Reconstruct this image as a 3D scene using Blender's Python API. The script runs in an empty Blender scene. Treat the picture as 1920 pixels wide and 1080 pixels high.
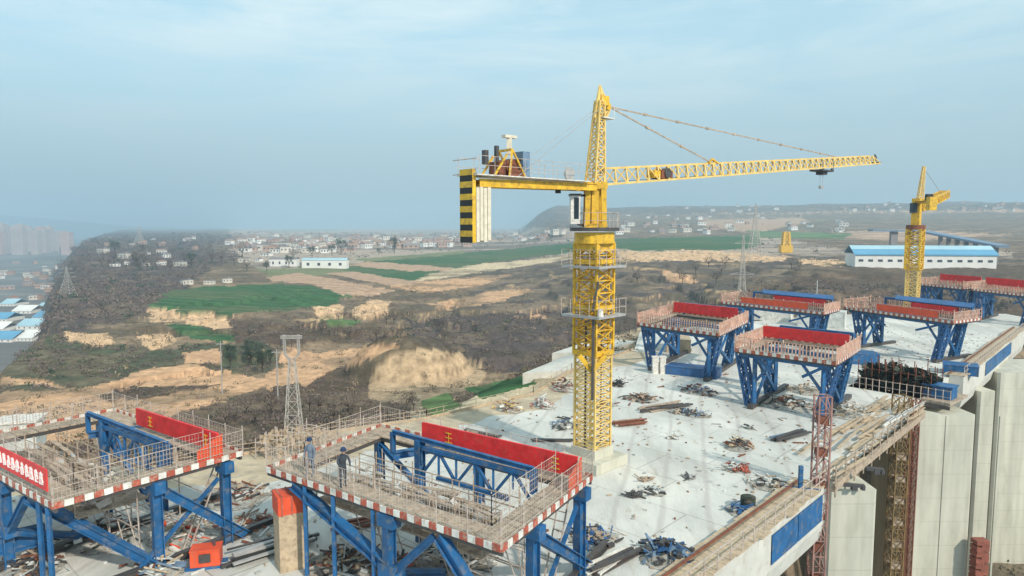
import bpy, math, random
import numpy as np
from mathutils import Vector, Matrix
random.seed(7); np.random.seed(7)
R = math.radians
S = bpy.context.scene
COL = S.collection
# ------------------------------------------------------------------ camera
F = 1280.0; PITCH = 5.13; CZ = 16.0
cam_d = bpy.data.cameras.new('camera'); cam = bpy.data.objects.new('camera', cam_d); COL.objects.link(cam)
cam_d.sensor_width = 36; cam_d.lens = F/1920*36; cam_d.clip_start = .3; cam_d.clip_end = 30000
cam.location = (0, 0, CZ); cam.rotation_euler = (R(90-PITCH), 0, 0); S.camera = cam
# ------------------------------------------------------------------ world, sun, exposure
SUN_AZ, SUN_EL = R(143), R(36)       # clockwise from +Y
w = bpy.data.worlds.new('World'); S.world = w; w.use_nodes = True
nt = w.node_tree; nt.nodes.clear()
N = nt.nodes.new; Lk = nt.links.new
wo = N('ShaderNodeOutputWorld'); bg = N('ShaderNodeBackground'); sky = N('ShaderNodeTexSky')
sky.sky_type = 'NISHITA'; sky.sun_disc = False; sky.sun_elevation = SUN_EL; sky.sun_rotation = SUN_AZ
sky.air_density = 1.0; sky.dust_density = 0.6; sky.ozone_density = 1.5
bg.inputs[1].default_value = .15
tc = N('ShaderNodeTexCoord'); mp = N('ShaderNodeMapping'); mp.inputs['Scale'].default_value = (1.6, 1.6, 9.0)
mp.inputs['Rotation'].default_value = (R(-14), R(10), 0)
no = N('ShaderNodeTexNoise'); no.inputs['Scale'].default_value = 2.2; no.inputs['Detail'].default_value = 7; no.inputs['Roughness'].default_value = .62
no.inputs['Distortion'].default_value = .4
sepw = N('ShaderNodeSeparateXYZ')
cr = N('ShaderNodeMapRange'); cr.inputs[1].default_value = .40; cr.inputs[2].default_value = .70; cr.inputs[3].default_value = .0; cr.inputs[4].default_value = .9
hz = N('ShaderNodeMapRange'); hz.inputs[1].default_value = -.05; hz.inputs[2].default_value = .42
mul = N('ShaderNodeMath'); mul.operation = 'MULTIPLY'
mx = N('ShaderNodeMix'); mx.data_type = 'RGBA'
mx.inputs['B'].default_value = (5.0, 5.6, 5.6, 1)
tint = N('ShaderNodeMix'); tint.data_type = 'RGBA'; tint.blend_type = 'MULTIPLY'; tint.inputs['Factor'].default_value = 1
tint.inputs['B'].default_value = (1.0, 1.12, 1.05, 1)
Lk(tc.outputs['Generated'], mp.inputs[0]); Lk(mp.outputs[0], no.inputs[0]); Lk(no.outputs[0], cr.inputs[0])
Lk(tc.outputs['Generated'], sepw.inputs[0]); Lk(sepw.outputs[2], hz.inputs[0])
Lk(cr.outputs[0], mul.inputs[0]); Lk(hz.outputs[0], mul.inputs[1])
Lk(mul.outputs[0], mx.inputs['Factor']); Lk(sky.outputs[0], tint.inputs['A'])
veil = N('ShaderNodeMix'); veil.data_type = 'RGBA'; veil.inputs['Factor'].default_value = .72; veil.inputs['B'].default_value = (3.1, 4.5, 4.9, 1)
Lk(tint.outputs['Result'], veil.inputs['A']); Lk(veil.outputs['Result'], mx.inputs['A'])
smg = N('ShaderNodeMapRange'); smg.interpolation_type = 'SMOOTHSTEP'; smg.inputs[1].default_value = -.02; smg.inputs[2].default_value = .30; smg.inputs[3].default_value = .97; smg.inputs[4].default_value = .0
ms = N('ShaderNodeMix'); ms.data_type = 'RGBA'; ms.inputs['B'].default_value = (1.98, 2.58, 2.95, 1)
Lk(sepw.outputs[2], smg.inputs[0]); Lk(smg.outputs[0], ms.inputs['Factor']); Lk(mx.outputs['Result'], ms.inputs['A'])
Lk(ms.outputs['Result'], bg.inputs[0]); Lk(bg.outputs[0], wo.inputs[0])
sl = bpy.data.lights.new('sun', 'SUN'); so = bpy.data.objects.new('sun', sl); COL.objects.link(so)
sl.energy = 3.2; sl.angle = R(2.0); sl.color = (1, .92, .80)
SD = Vector((math.sin(SUN_AZ)*math.cos(SUN_EL), math.cos(SUN_AZ)*math.cos(SUN_EL), math.sin(SUN_EL)))
so.rotation_euler = SD.to_track_quat('Z', 'Y').to_euler(); so.location = (60, -60, 80)
S.view_settings.view_transform = 'Standard'; S.view_settings.look = 'None'; S.view_settings.gamma = 1
S.view_settings.exposure = .3
S.cycles.max_bounces = 6; S.cycles.volume_bounces = 1
# ------------------------------------------------------------------ photo pixel <-> world
CA, SA = math.cos(R(PITCH)), math.sin(R(PITCH))
def ray(px, py):
    dx = (px-960)/F; dy = -(py-540)/F
    return Vector((dx, CA+dy*SA, -SA+dy*CA))
def P(px, py, z=0.0):
    r = ray(px, py); t = (z-CZ)/r.z
    return Vector((r.x*t, r.y*t, z))
def D(px, py, y):
    r = ray(px, py); t = y/r.y
    return Vector((r.x*t, y, CZ+r.z*t))
def proj(x, y, z):
    zz = z-CZ
    f = y*CA - zz*SA; u = y*SA + zz*CA
    return 960+F*x/f, 540-F*u/f
# ------------------------------------------------------------------ tags
def tag(o, label=None, cat=None, group=None, kind=None):
    if label: o['label'] = label
    if cat: o['category'] = cat
    if group: o['group'] = group
    if kind: o['kind'] = kind
    return o
def empty(name, loc, label, cat, group=None, rz=0):
    o = bpy.data.objects.new(name, None); COL.objects.link(o); o.location = loc; o.rotation_euler = (0, 0, rz)
    o.empty_display_size = .5
    return tag(o, label, cat, group)
def copy_tree(o, parent=None):
    c = o.copy(); COL.objects.link(c)
    if parent is not None: c.parent = parent
    for ch in list(o.children): copy_tree(ch, c)
    return c
# ------------------------------------------------------------------ materials
def mat(name, col, rough=.7, metal=0.0, var=.25, scale=1.5, dirt=None, dirt_amt=.0, bump=0.0, emit=None, coord='Object', stretch=None):
    m = bpy.data.materials.new(name); m.use_nodes = True
    t = m.node_tree; b = t.nodes['Principled BSDF']; n = t.nodes.new; l = t.links.new
    b.inputs['Roughness'].default_value = rough; b.inputs['Metallic'].default_value = metal
    tcn = t.nodes.new('ShaderNodeTexCoord'); src = tcn.outputs[coord]
    if stretch:
        mpp = n('ShaderNodeMapping'); mpp.inputs['Scale'].default_value = stretch; l(src, mpp.inputs[0]); src = mpp.outputs[0]
    no = n('ShaderNodeTexNoise'); no.inputs['Scale'].default_value = scale; no.inputs['Detail'].default_value = 6; no.inputs['Roughness'].default_value = .65
    l(src, no.inputs[0])
    mr = n('ShaderNodeMapRange'); mr.inputs[1].default_value = .3; mr.inputs[2].default_value = .7
    mr.inputs[3].default_value = 1-var; mr.inputs[4].default_value = 1+var*.6
    l(no.outputs[0], mr.inputs[0])
    mm = n('ShaderNodeMix'); mm.data_type = 'RGBA'; mm.blend_type = 'MULTIPLY'; mm.inputs['Factor'].default_value = 1
    mm.inputs['A'].default_value = (*col, 1); l(mr.outputs[0], mm.inputs['B'])
    out = mm.outputs['Result']
    if dirt:
        n2 = n('ShaderNodeTexNoise'); n2.inputs['Scale'].default_value = scale*2.7; n2.inputs['Detail'].default_value = 8; l(src, n2.inputs[0])
        m2 = n('ShaderNodeMapRange'); m2.inputs[1].default_value = .52; m2.inputs[2].default_value = .66; m2.inputs[4].default_value = dirt_amt
        l(n2.outputs[0], m2.inputs[0])
        m3 = n('ShaderNodeMix'); m3.data_type = 'RGBA'; m3.inputs['B'].default_value = (*dirt, 1); l(m2.outputs[0], m3.inputs['Factor']); l(out, m3.inputs['A'])
        out = m3.outputs['Result']
    l(out, b.inputs['Base Color'])
    if bump:
        bp = n('ShaderNodeBump'); bp.inputs['Strength'].default_value = bump; bp.inputs['Distance'].default_value = .05; l(no.outputs[0], bp.inputs['Height']); l(bp.outputs[0], b.inputs['Normal'])
    return m
M = {}
M['blue'] = mat('blue paint', (.014, .115, .29), .55, 0, .4, 1.1, (.16, .17, .18), .6)
M['blue2'] = mat('faded blue paint', (.03, .12, .30), .5, 0, .3, 1.3, (.12, .13, .15), .4)
M['red'] = mat('red sheet', (.78, .03, .03), .55, 0, .3, 1.6, (.55, .10, .07), .4)
M['orangered'] = mat('orange red paint', (.75, .09, .03), .5, 0, .2, 1.5, (.3, .15, .1), .3)
M['redstripe'] = mat('red stripe', (.45, .10, .06), .7, 0, .4, 2, (.45, .33, .25), .7)
M['white'] = mat('white paint', (.75, .72, .66), .6, 0, .3, 2, (.42, .34, .27), .6)
M['cream'] = mat('cream paint', (.70, .62, .48), .6, 0, .2, 3)
M['letter'] = mat('white lettering', (.85, .82, .8), .6, 0, .05)
M['gold'] = mat('yellow lettering', (.75, .45, .05), .6, 0, .05)
M['yellow'] = mat('crane yellow', (.78, .46, .03), .5, 0, .35, 1.2, (.26, .15, .06), .6)
M['yellow2'] = mat('dusty crane yellow', (.80, .55, .17), .55, 0, .25, 1.2, (.42, .30, .14), .4)
M['black'] = mat('black paint', (.02, .02, .018), .6, 0, .2)
M['dark'] = mat('dark steel', (.09, .085, .085), .5, .3, .3, 2, (.14, .08, .05), .5)
M['steel'] = mat('galvanised rail', (.42, .41, .40), .5, .2, .2, 2)
M['mesh'] = mat('pale rail wire', (.52, .44, .38), .6, 0, .3, 2, (.3, .16, .08), .6)
M['rust'] = mat('rusty steel', (.22, .075, .04), .7, .1, .4, 2)
M['timber'] = mat('weathered timber', (.45, .35, .26), .85, 0, .4, 2.5, (.16, .12, .09), .6, .3)
M['plywood'] = mat('pale formwork board', (.52, .40, .27), .8, 0, .3, 2, (.25, .18, .12), .5)
M['glass'] = mat('dark cab glass', (.02, .03, .04), .1, 0, .05)
M['greyblue'] = mat('grey blue cabinet', (.16, .24, .34), .5, 0, .3, 2)
M['pinkmesh'] = mat('faded pink safety mesh', (.60, .36, .27), .8, 0, .4, 1.0, (.62, .55, .47), .7)
M['hoistpaint'] = mat('chalky pink red paint', (.36, .20, .17), .7, 0, .4, 1.5, (.35, .12, .08), .5)
M['rubble'] = mat('grey brown rubble', (.44, .42, .37), .95, 0, .6, 2.5, (.12, .10, .09), .8, .6)
M['scaf'] = mat('dull ochre scaffold', (.26, .17, .065), .7, 0, .4, 1.2, (.12, .09, .06), .7)
M['brick'] = mat('red brick', (.28, .09, .06), .85, 0, .4, 3)
M['net'] = mat('dark green netting', (.04, .05, .036), .9, 0, .6, 1.2, (.16, .13, .10), .8)
M['tarp'] = mat('pale tarpaulin', (.62, .63, .60), .6, 0, .3, .9, (.35, .35, .33), .4, .5)
M['darkbrown'] = mat('dark brown bark', (.06, .045, .035), .9, 0, .3)
M['twig'] = mat('bare twigs', (.19, .145, .115), .9, 0, .35, .2)
M['evergreen'] = mat('dull evergreen leaves', (.05, .075, .045), .9, 0, .4, .2)
M['hw'] = mat('house render', (.62, .57, .50), .8, 0, .2, .1)
M['hw2'] = mat('pink brick house', (.45, .30, .23), .8, 0, .2, .1)
M['hw3'] = mat('white house wall', (.78, .76, .72), .8, 0, .1, .1)
M['roof1'] = mat('grey roof', (.24, .22, .22), .8, 0, .2, .1)
M['roof2'] = mat('red tiled roof', (.34, .22, .18), .8, 0, .2, .1)
M['window'] = mat('dim window', (.05, .06, .08), .3, 0, .1)
M['factoryblue'] = mat('blue metal roof', (.12, .34, .52), .5, 0, .12, .05)
M['teal'] = mat('pale blue roof', (.38, .58, .66), .5, 0, .15, .05)
M['skin'] = mat('skin', (.45, .27, .19), .6, 0, .1)
M['jacket'] = mat('dark jacket', (.05, .06, .08), .8, 0, .2)
M['jacket2'] = mat('grey blue work jacket', (.16, .2, .26), .8, 0, .2)
M['helmet'] = mat('white hard hat', (.8, .8, .78), .35, 0, .02)
M['helmety'] = mat('dark blue hard hat', (.02, .04, .10), .35, 0, .02)
M['pylon'] = mat('galvanised pylon steel', (.46, .43, .40), .6, 0, .2)
M['city'] = mat('distant tower block', (.45, .38, .36), .9, 0, .2, .02)
M['city2'] = mat('distant pinkish tower block', (.5, .36, .34), .9, 0, .2, .02)
# concrete with vertical board joints
def concrete(name, col, z_stripe=.5):
    m = mat(name, col, .85, 0, .16, .35, (col[0]*.72, col[1]*.72, col[2]*.68), .45, .25, stretch=(1, 1, .35))
    t = m.node_tree; b = t.nodes['Principled BSDF']; n = t.nodes.new; l = t.links.new
    old = b.inputs['Base Color'].links[0].from_socket
    tcn = n('ShaderNodeTexCoord'); mpp = n('ShaderNodeMapping'); mpp.inputs['Scale'].default_value = (.9, .9, .05); l(tcn.outputs['Object'], mpp.inputs[0])
    no = n('ShaderNodeTexNoise'); no.inputs['Scale'].default_value = 1.3; no.inputs['Detail'].default_value = 5; l(mpp.outputs[0], no.inputs[0])
    sp = n('ShaderNodeSeparateXYZ'); l(tcn.outputs['Object'], sp.inputs[0])
    # lift joints every 4.5 m
    d = n('ShaderNodeMath'); d.operation = 'DIVIDE'; d.inputs[1].default_value = 2.25; l(sp.outputs[2], d.inputs[0])
    fr = n('ShaderNodeMath'); fr.operation = 'FRACT'; l(d.outputs[0], fr.inputs[0])
    cm = n('ShaderNodeMapRange'); cm.inputs[1].default_value = 0; cm.inputs[2].default_value = .035; cm.inputs[3].default_value = .76; cm.inputs[4].default_value = 1; l(fr.outputs[0], cm.inputs[0])
    mr = n('ShaderNodeMapRange'); mr.inputs[1].default_value = .35; mr.inputs[2].default_value = .65; mr.inputs[3].default_value = .86; mr.inputs[4].default_value = 1.06; l(no.outputs[0], mr.inputs[0])
    mu = n('ShaderNodeMath'); mu.operation = 'MULTIPLY'; l(cm.outputs[0], mu.inputs[0]); l(mr.outputs[0], mu.inputs[1])
    mm = n('ShaderNodeMix'); mm.data_type = 'RGBA'; mm.blend_type = 'MULTIPLY'; mm.inputs['Factor'].default_value = 1
    l(old, mm.inputs['A']); l(mu.outputs[0], mm.inputs['B']); l(mm.outputs['Result'], b.inputs['Base Color'])
    return m
M['concrete'] = concrete('pier concrete', (.58, .56, .46))
M['fascia'] = mat('pale concrete fascia', (.60, .58, .52), .8, 0, .15, .6, (.42, .36, .28), .4)
# ------------------------------------------------------------------ mesh builder
class MB:
    def __init__(s, o=(0, 0, 0)): s.v = []; s.f = []; s.m = []; s.o = Vector(o)
    def quad(s, pts, m=0):
        k = len(s.v); s.v += [Vector(p) for p in pts]; s.f.append(tuple(range(k, k+len(pts)))); s.m.append(m)
    def hexa(s, a, m=0):        # a: 8 pts, bottom ring 4, top ring 4
        k = len(s.v); s.v += [Vector(p) for p in a]
        for f in ((0, 3, 2, 1), (4, 5, 6, 7), (0, 1, 5, 4), (1, 2, 6, 5), (2, 3, 7, 6), (3, 0, 4, 7)):
            s.f.append(tuple(k+i for i in f)); s.m.append(m)
    def box(s, c, sz, ax=None, m=0):   # centre, full sizes, optional x-axis direction (horizontal)
        c = Vector(c); a = Vector(ax) if ax is not None else Vector((1, 0, 0)); a = Vector((a.x, a.y, 0)).normalized(); b = Vector((-a.y, a.x, 0)); u = Vector((0, 0, 1))
        x, y, z = a*sz[0]/2, b*sz[1]/2, u*sz[2]/2
        s.hexa([c-x-y-z, c+x-y-z, c+x+y-z, c-x+y-z, c-x-y+z, c+x-y+z, c+x+y+z, c-x+y+z], m)
    def beam(s, p, q, w, h=None, m=0, up=None):
        p, q = Vector(p), Vector(q); h = w if h is None else h
        d = (q-p)
        if d.length < 1e-6: return
        d.normalize(); u = Vector(up) if up is not None else Vector((0, 0, 1))
        if abs(d.dot(u)) > .98: u = Vector((1, 0, 0)) if abs(d.x) < .7 else Vector((0, 1, 0))
        a = d.cross(u).normalized()*w/2; b = a.cross(d).normalized()*h/2
        s.hexa([p-a-b, p+a-b, q+a-b, q-a-b, p-a+b, p+a+b, q+a+b, q-a+b], m)
    def ibeam(s, p, q, w, h, m=0):      # flanged girder
        p, q = Vector(p), Vector(q); d = (q-p).normalized(); u = Vector((0, 0, 1))
        if abs(d.z) > .9: u = Vector((.7, .7, 0))
        a = d.cross(u).normalized(); b = a.cross(d).normalized(); t = h*.1
        s.beam(p, q, w*.3, h*.8, m, up=b)
        for sg in (1, -1): s.beam(p+b*sg*(h-t)/2, q+b*sg*(h-t)/2, w, t, m, up=b)
    def tube(s, p, q, r, r2=None, n=8, m=0, caps=True):
        p, q = Vector(p), Vector(q); r2 = r if r2 is None else r2; d = (q-p).normalized()
        u = Vector((0, 0, 1)) if abs(d.z) < .95 else Vector((1, 0, 0)); a = d.cross(u).normalized(); b = d.cross(a)
        k = len(s.v)
        for c, rr in ((p, r), (q, r2)):
            for i in range(n):
                t = 2*math.pi*i/n; s.v.append(c+a*math.cos(t)*rr+b*math.sin(t)*rr)
        for i in range(n):
            j = (i+1) % n; s.f.append((k+i, k+j, k+n+j, k+n+i)); s.m.append(m)
        if caps: s.f.append(tuple(k+i for i in reversed(range(n)))); s.m.append(m); s.f.append(tuple(k+n+i for i in range(n))); s.m.append(m)
    def lattice(s, p, q, w, h, n, ch, br, m=0, up=(0, 0, 1), w2=None, h2=None, x=True, faces=(0, 1, 2, 3)):
        p, q = Vector(p), Vector(q); d = (q-p).normalized(); u = Vector(up); a = d.cross(u).normalized(); b = a.cross(d).normalized()
        w2 = w if w2 is None else w2; h2 = h if h2 is None else h2
        def ring(t):
            c = p.lerp(q, t); ww = (w+(w2-w)*t)/2; hh = (h+(h2-h)*t)/2
            return [c-a*ww-b*hh, c+a*ww-b*hh, c+a*ww+b*hh, c-a*ww+b*hh]
        r0, r1 = ring(0), ring(1)
        for i in range(4): s.beam(r0[i], r1[i], ch, ch, m, up=b)
        for k in range(n+1):
            rr = ring(k/n)
            for i in faces:
                s.beam(rr[i], rr[(i+1) % 4], br, br, m, up=b)
            if k < n:
                r2 = ring((k+1)/n)
                for i in faces:
                    j = (i+1) % 4
                    if x or (k+i) % 2: s.beam(rr[i], r2[j], br, br, m, up=b)
                    if x or not (k+i) % 2: s.beam(rr[j], r2[i], br, br, m, up=b)
    def build(s, name, mats, parent=None, smooth=False):
        me = bpy.data.meshes.new(name); me.from_pydata([tuple(v-s.o) for v in s.v], [], s.f)
        for mm in (mats if isinstance(mats, (list, tuple)) else [mats]): me.materials.append(mm)
        me.polygons.foreach_set('material_index', s.m)
        if smooth: me.polygons.foreach_set('use_smooth', [True]*len(s.f))
        me.update()
        o = bpy.data.objects.new(name, me); COL.objects.link(o)
        if parent is not None: o.parent = parent
        else: o.location = s.o
        return o
Z = Vector((0, 0, 1))
# ------------------------------------------------------------------ numpy noise
def vnoise(x, y, seed=0):
    xi = np.floor(x).astype(np.int64); yi = np.floor(y).astype(np.int64); fx = x-xi; fy = y-yi
    fx = fx*fx*(3-2*fx); fy = fy*fy*(3-2*fy)
    def h(a, b):
        n = (a*374761393 + b*668265263 + seed*982451653) & 0x7fffffff
        n = ((n ^ (n >> 13))*1274126177) & 0x7fffffff
        return ((n ^ (n >> 16)) & 0xffff)/65535.0
    return (h(xi, yi)*(1-fx)+h(xi+1, yi)*fx)*(1-fy)+(h(xi, yi+1)*(1-fx)+h(xi+1, yi+1)*fx)*fy
def fbm(x, y, seed=0, o=5, g=.5):
    s = 0; a = 1; t = 0
    for k in range(o):
        s = s+a*(vnoise(x*2**k+17.3*k, y*2**k-9.1*k, seed+k)-.5); t += a; a *= g
    return s/t*2
def inpoly(x, y, poly):
    r = np.zeros(x.shape, bool); n = len(poly)
    for i in range(n):
        x0, y0 = poly[i]; x1, y1 = poly[(i+1) % n]
        if y0 == y1: continue
        c = ((y0 > y) != (y1 > y)) & (x < (x1-x0)*(y-y0)/(y1-y0)+x0)
        r ^= c
    return r
def sm(a, b, x):
    t = np.clip((x-a)/(b-a), 0, 1); return t*t*(3-2*t)
# ------------------------------------------------------------------ deck outline (world)
ED = Vector((.684, .73, 0)).normalized()           # direction of the right deck edge
E0 = Vector((7.6, 30, 0))
def edge(t): return E0+ED*t
EN = Vector((ED.y, -ED.x, 0))                      # outward normal (to the right)
deck_poly = [(-75, 4), (-75, 46), (-41, 47), (-24, 44), *[tuple(P(a, b)[:2]) for a, b in ((480, 850), (620, 812), (800, 786), (1000, 740), (1072, 695), (1190, 655), (1200, 622))], (58, 124), (edge(122).x, edge(122).y+6), (edge(122).x, edge(122).y), (edge(-36).x, edge(-36).y)]
def polydist(x, y, poly):
    d = np.full(x.shape, 1e9); n = len(poly)
    for i in range(n):
        x0, y0 = poly[i]; x1, y1 = poly[(i+1) % n]; L2 = (x1-x0)**2+(y1-y0)**2
        t = np.clip(((x-x0)*(x1-x0)+(y-y0)*(y1-y0))/L2, 0, 1)
        d = np.minimum(d, np.hypot(x-x0-t*(x1-x0), y-y0-t*(y1-y0)))
    return np.where(inpoly(x, y, poly), -d, d)
# ------------------------------------------------------------------ terrain height
KD = np.log([14, 60, 90, 130, 200, 310, 420, 580, 920, 1500, 2600, 5000, 9500])
KZ = np.array([-8, -11, -14, -18, -24, -26.6, -28, -27, -23, -19, -14, -10, -10.])
KZR = np.array([-8, -9, -12, -16, -20, -19, -15, -11, -6, 2, 50, 120, 95.])   # further to the right the land climbs
RIM_D = np.log([100, 250, 370, 770, 1500, 2600, 9000]); RIM_A = np.radians([-38., -36.9, -34.1, -32.9, -31.9, -30.9, -29])
def H(x, y):
    x = np.asarray(x, float); y = np.asarray(y, float)
    d = np.hypot(x, y)+1e-6; az = np.arctan2(x, y); ld = np.log(d)
    zl = np.interp(ld, KD, KZ); zr = np.interp(ld, KD, KZR)
    tr = sm(R(-2), R(12), az); tr2 = sm(R(0.3), R(4), az)
    wgt = np.where(d > 1500, tr2, tr)
    z = zl*(1-wgt)+zr*wgt
    # hills on the far right skyline
    z = z+sm(2300, 3300, d)*sm(R(.2), R(2.4), az)*(34+16*fbm(az*14, ld*2, 3))
    # natural relief
    amp = np.interp(d, [40, 120, 300, 800, 2500, 6000], [0.6, 3.4, 5.0, 4.5, 7, 14])
    flat = 1-.75*sm(440, 600, d)*(1-sm(1800, 2600, d))
    lam = np.clip(d*.16, 18, 400)
    z = z+amp*flat*(fbm(x/70, y/70, 5, 5)*(1-sm(700, 1600, d))+fbm(x/500, y/500, 8, 4)*sm(700, 1600, d))
    # gullies
    g = np.abs(fbm(x/55+3, y/80, 21, 4)); z = z-(1-sm(0, .2, g))*5.5*sm(110, 170, d)*(1-sm(330, 520, d))*sm(R(-36), R(-24), az)
    # terraces on the loess slopes
    q = 3.1; zt = z+.6*fbm(x/25, y/25, 31, 3); tt = zt/q; fr = tt-np.floor(tt)
    zter = (np.floor(tt)+sm(.72, .97, fr))*q
    k = .85*sm(110, 180, d)*(1-sm(420, 620, d)); z = z*(1-k)+zter*k
    # sandy mound
    c = MOUND; rx, ry = 17.0, 17.0
    rr = np.hypot((x-c[0])/rx, (y-c[1])/ry); z = z+10.5*np.clip(1-rr**2, 0, 1)**.85*(1+.08*fbm(x/6, y/6, 41))
    # drop to the river valley on the left
    rim = np.interp(ld, RIM_D, RIM_A); e = (rim-az)*d
    e = e+d*.02*fbm(ld*5, az*2, 51, 4)
    z = z-sm(-.008*d, 14+d*.035, e)*72*sm(120, 260, d)
    # near the deck: meets its left edge, falls away under the right edge
    pd = polydist(x, y, deck_poly)
    rside = (x-E0.x)*EN.x+(y-E0.y)*EN.y
    zn = -1.0-np.clip(pd, 0, 60)*.16+.5*fbm(x/8, y/8, 61, 3)
    bl = sm(6, 42, pd); z = zn*(1-bl)+z*bl
    low = sm(-16, -7, rside)*(1-sm(150, 240, d))
    z = z*(1-low)+(-27+1.6*fbm(x/9, y/9, 71, 4)-4*sm(0, 60, rside))*low
    # a level shelf for the field beside the deck and the concrete pads
    z = np.minimum(z, np.where(pd < .5, -1.0, 1e9))
    return z
MOUND = (-27, 176)
def gz(x, y): return float(H(np.array([x]), np.array([y]))[0])
def hit(px, py, dmin=30, dmax=8000):
    r = ray(px, py); t = np.geomspace(dmin, dmax, 3000); x = r.x*t; y = r.y*t; z = CZ+r.z*t
    b = np.nonzero(z <= H(x, y))[0]
    i = b[0] if len(b) else len(t)-1
    return Vector((x[i], y[i], float(H(x[i:i+1], y[i:i+1])[0])))
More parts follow.
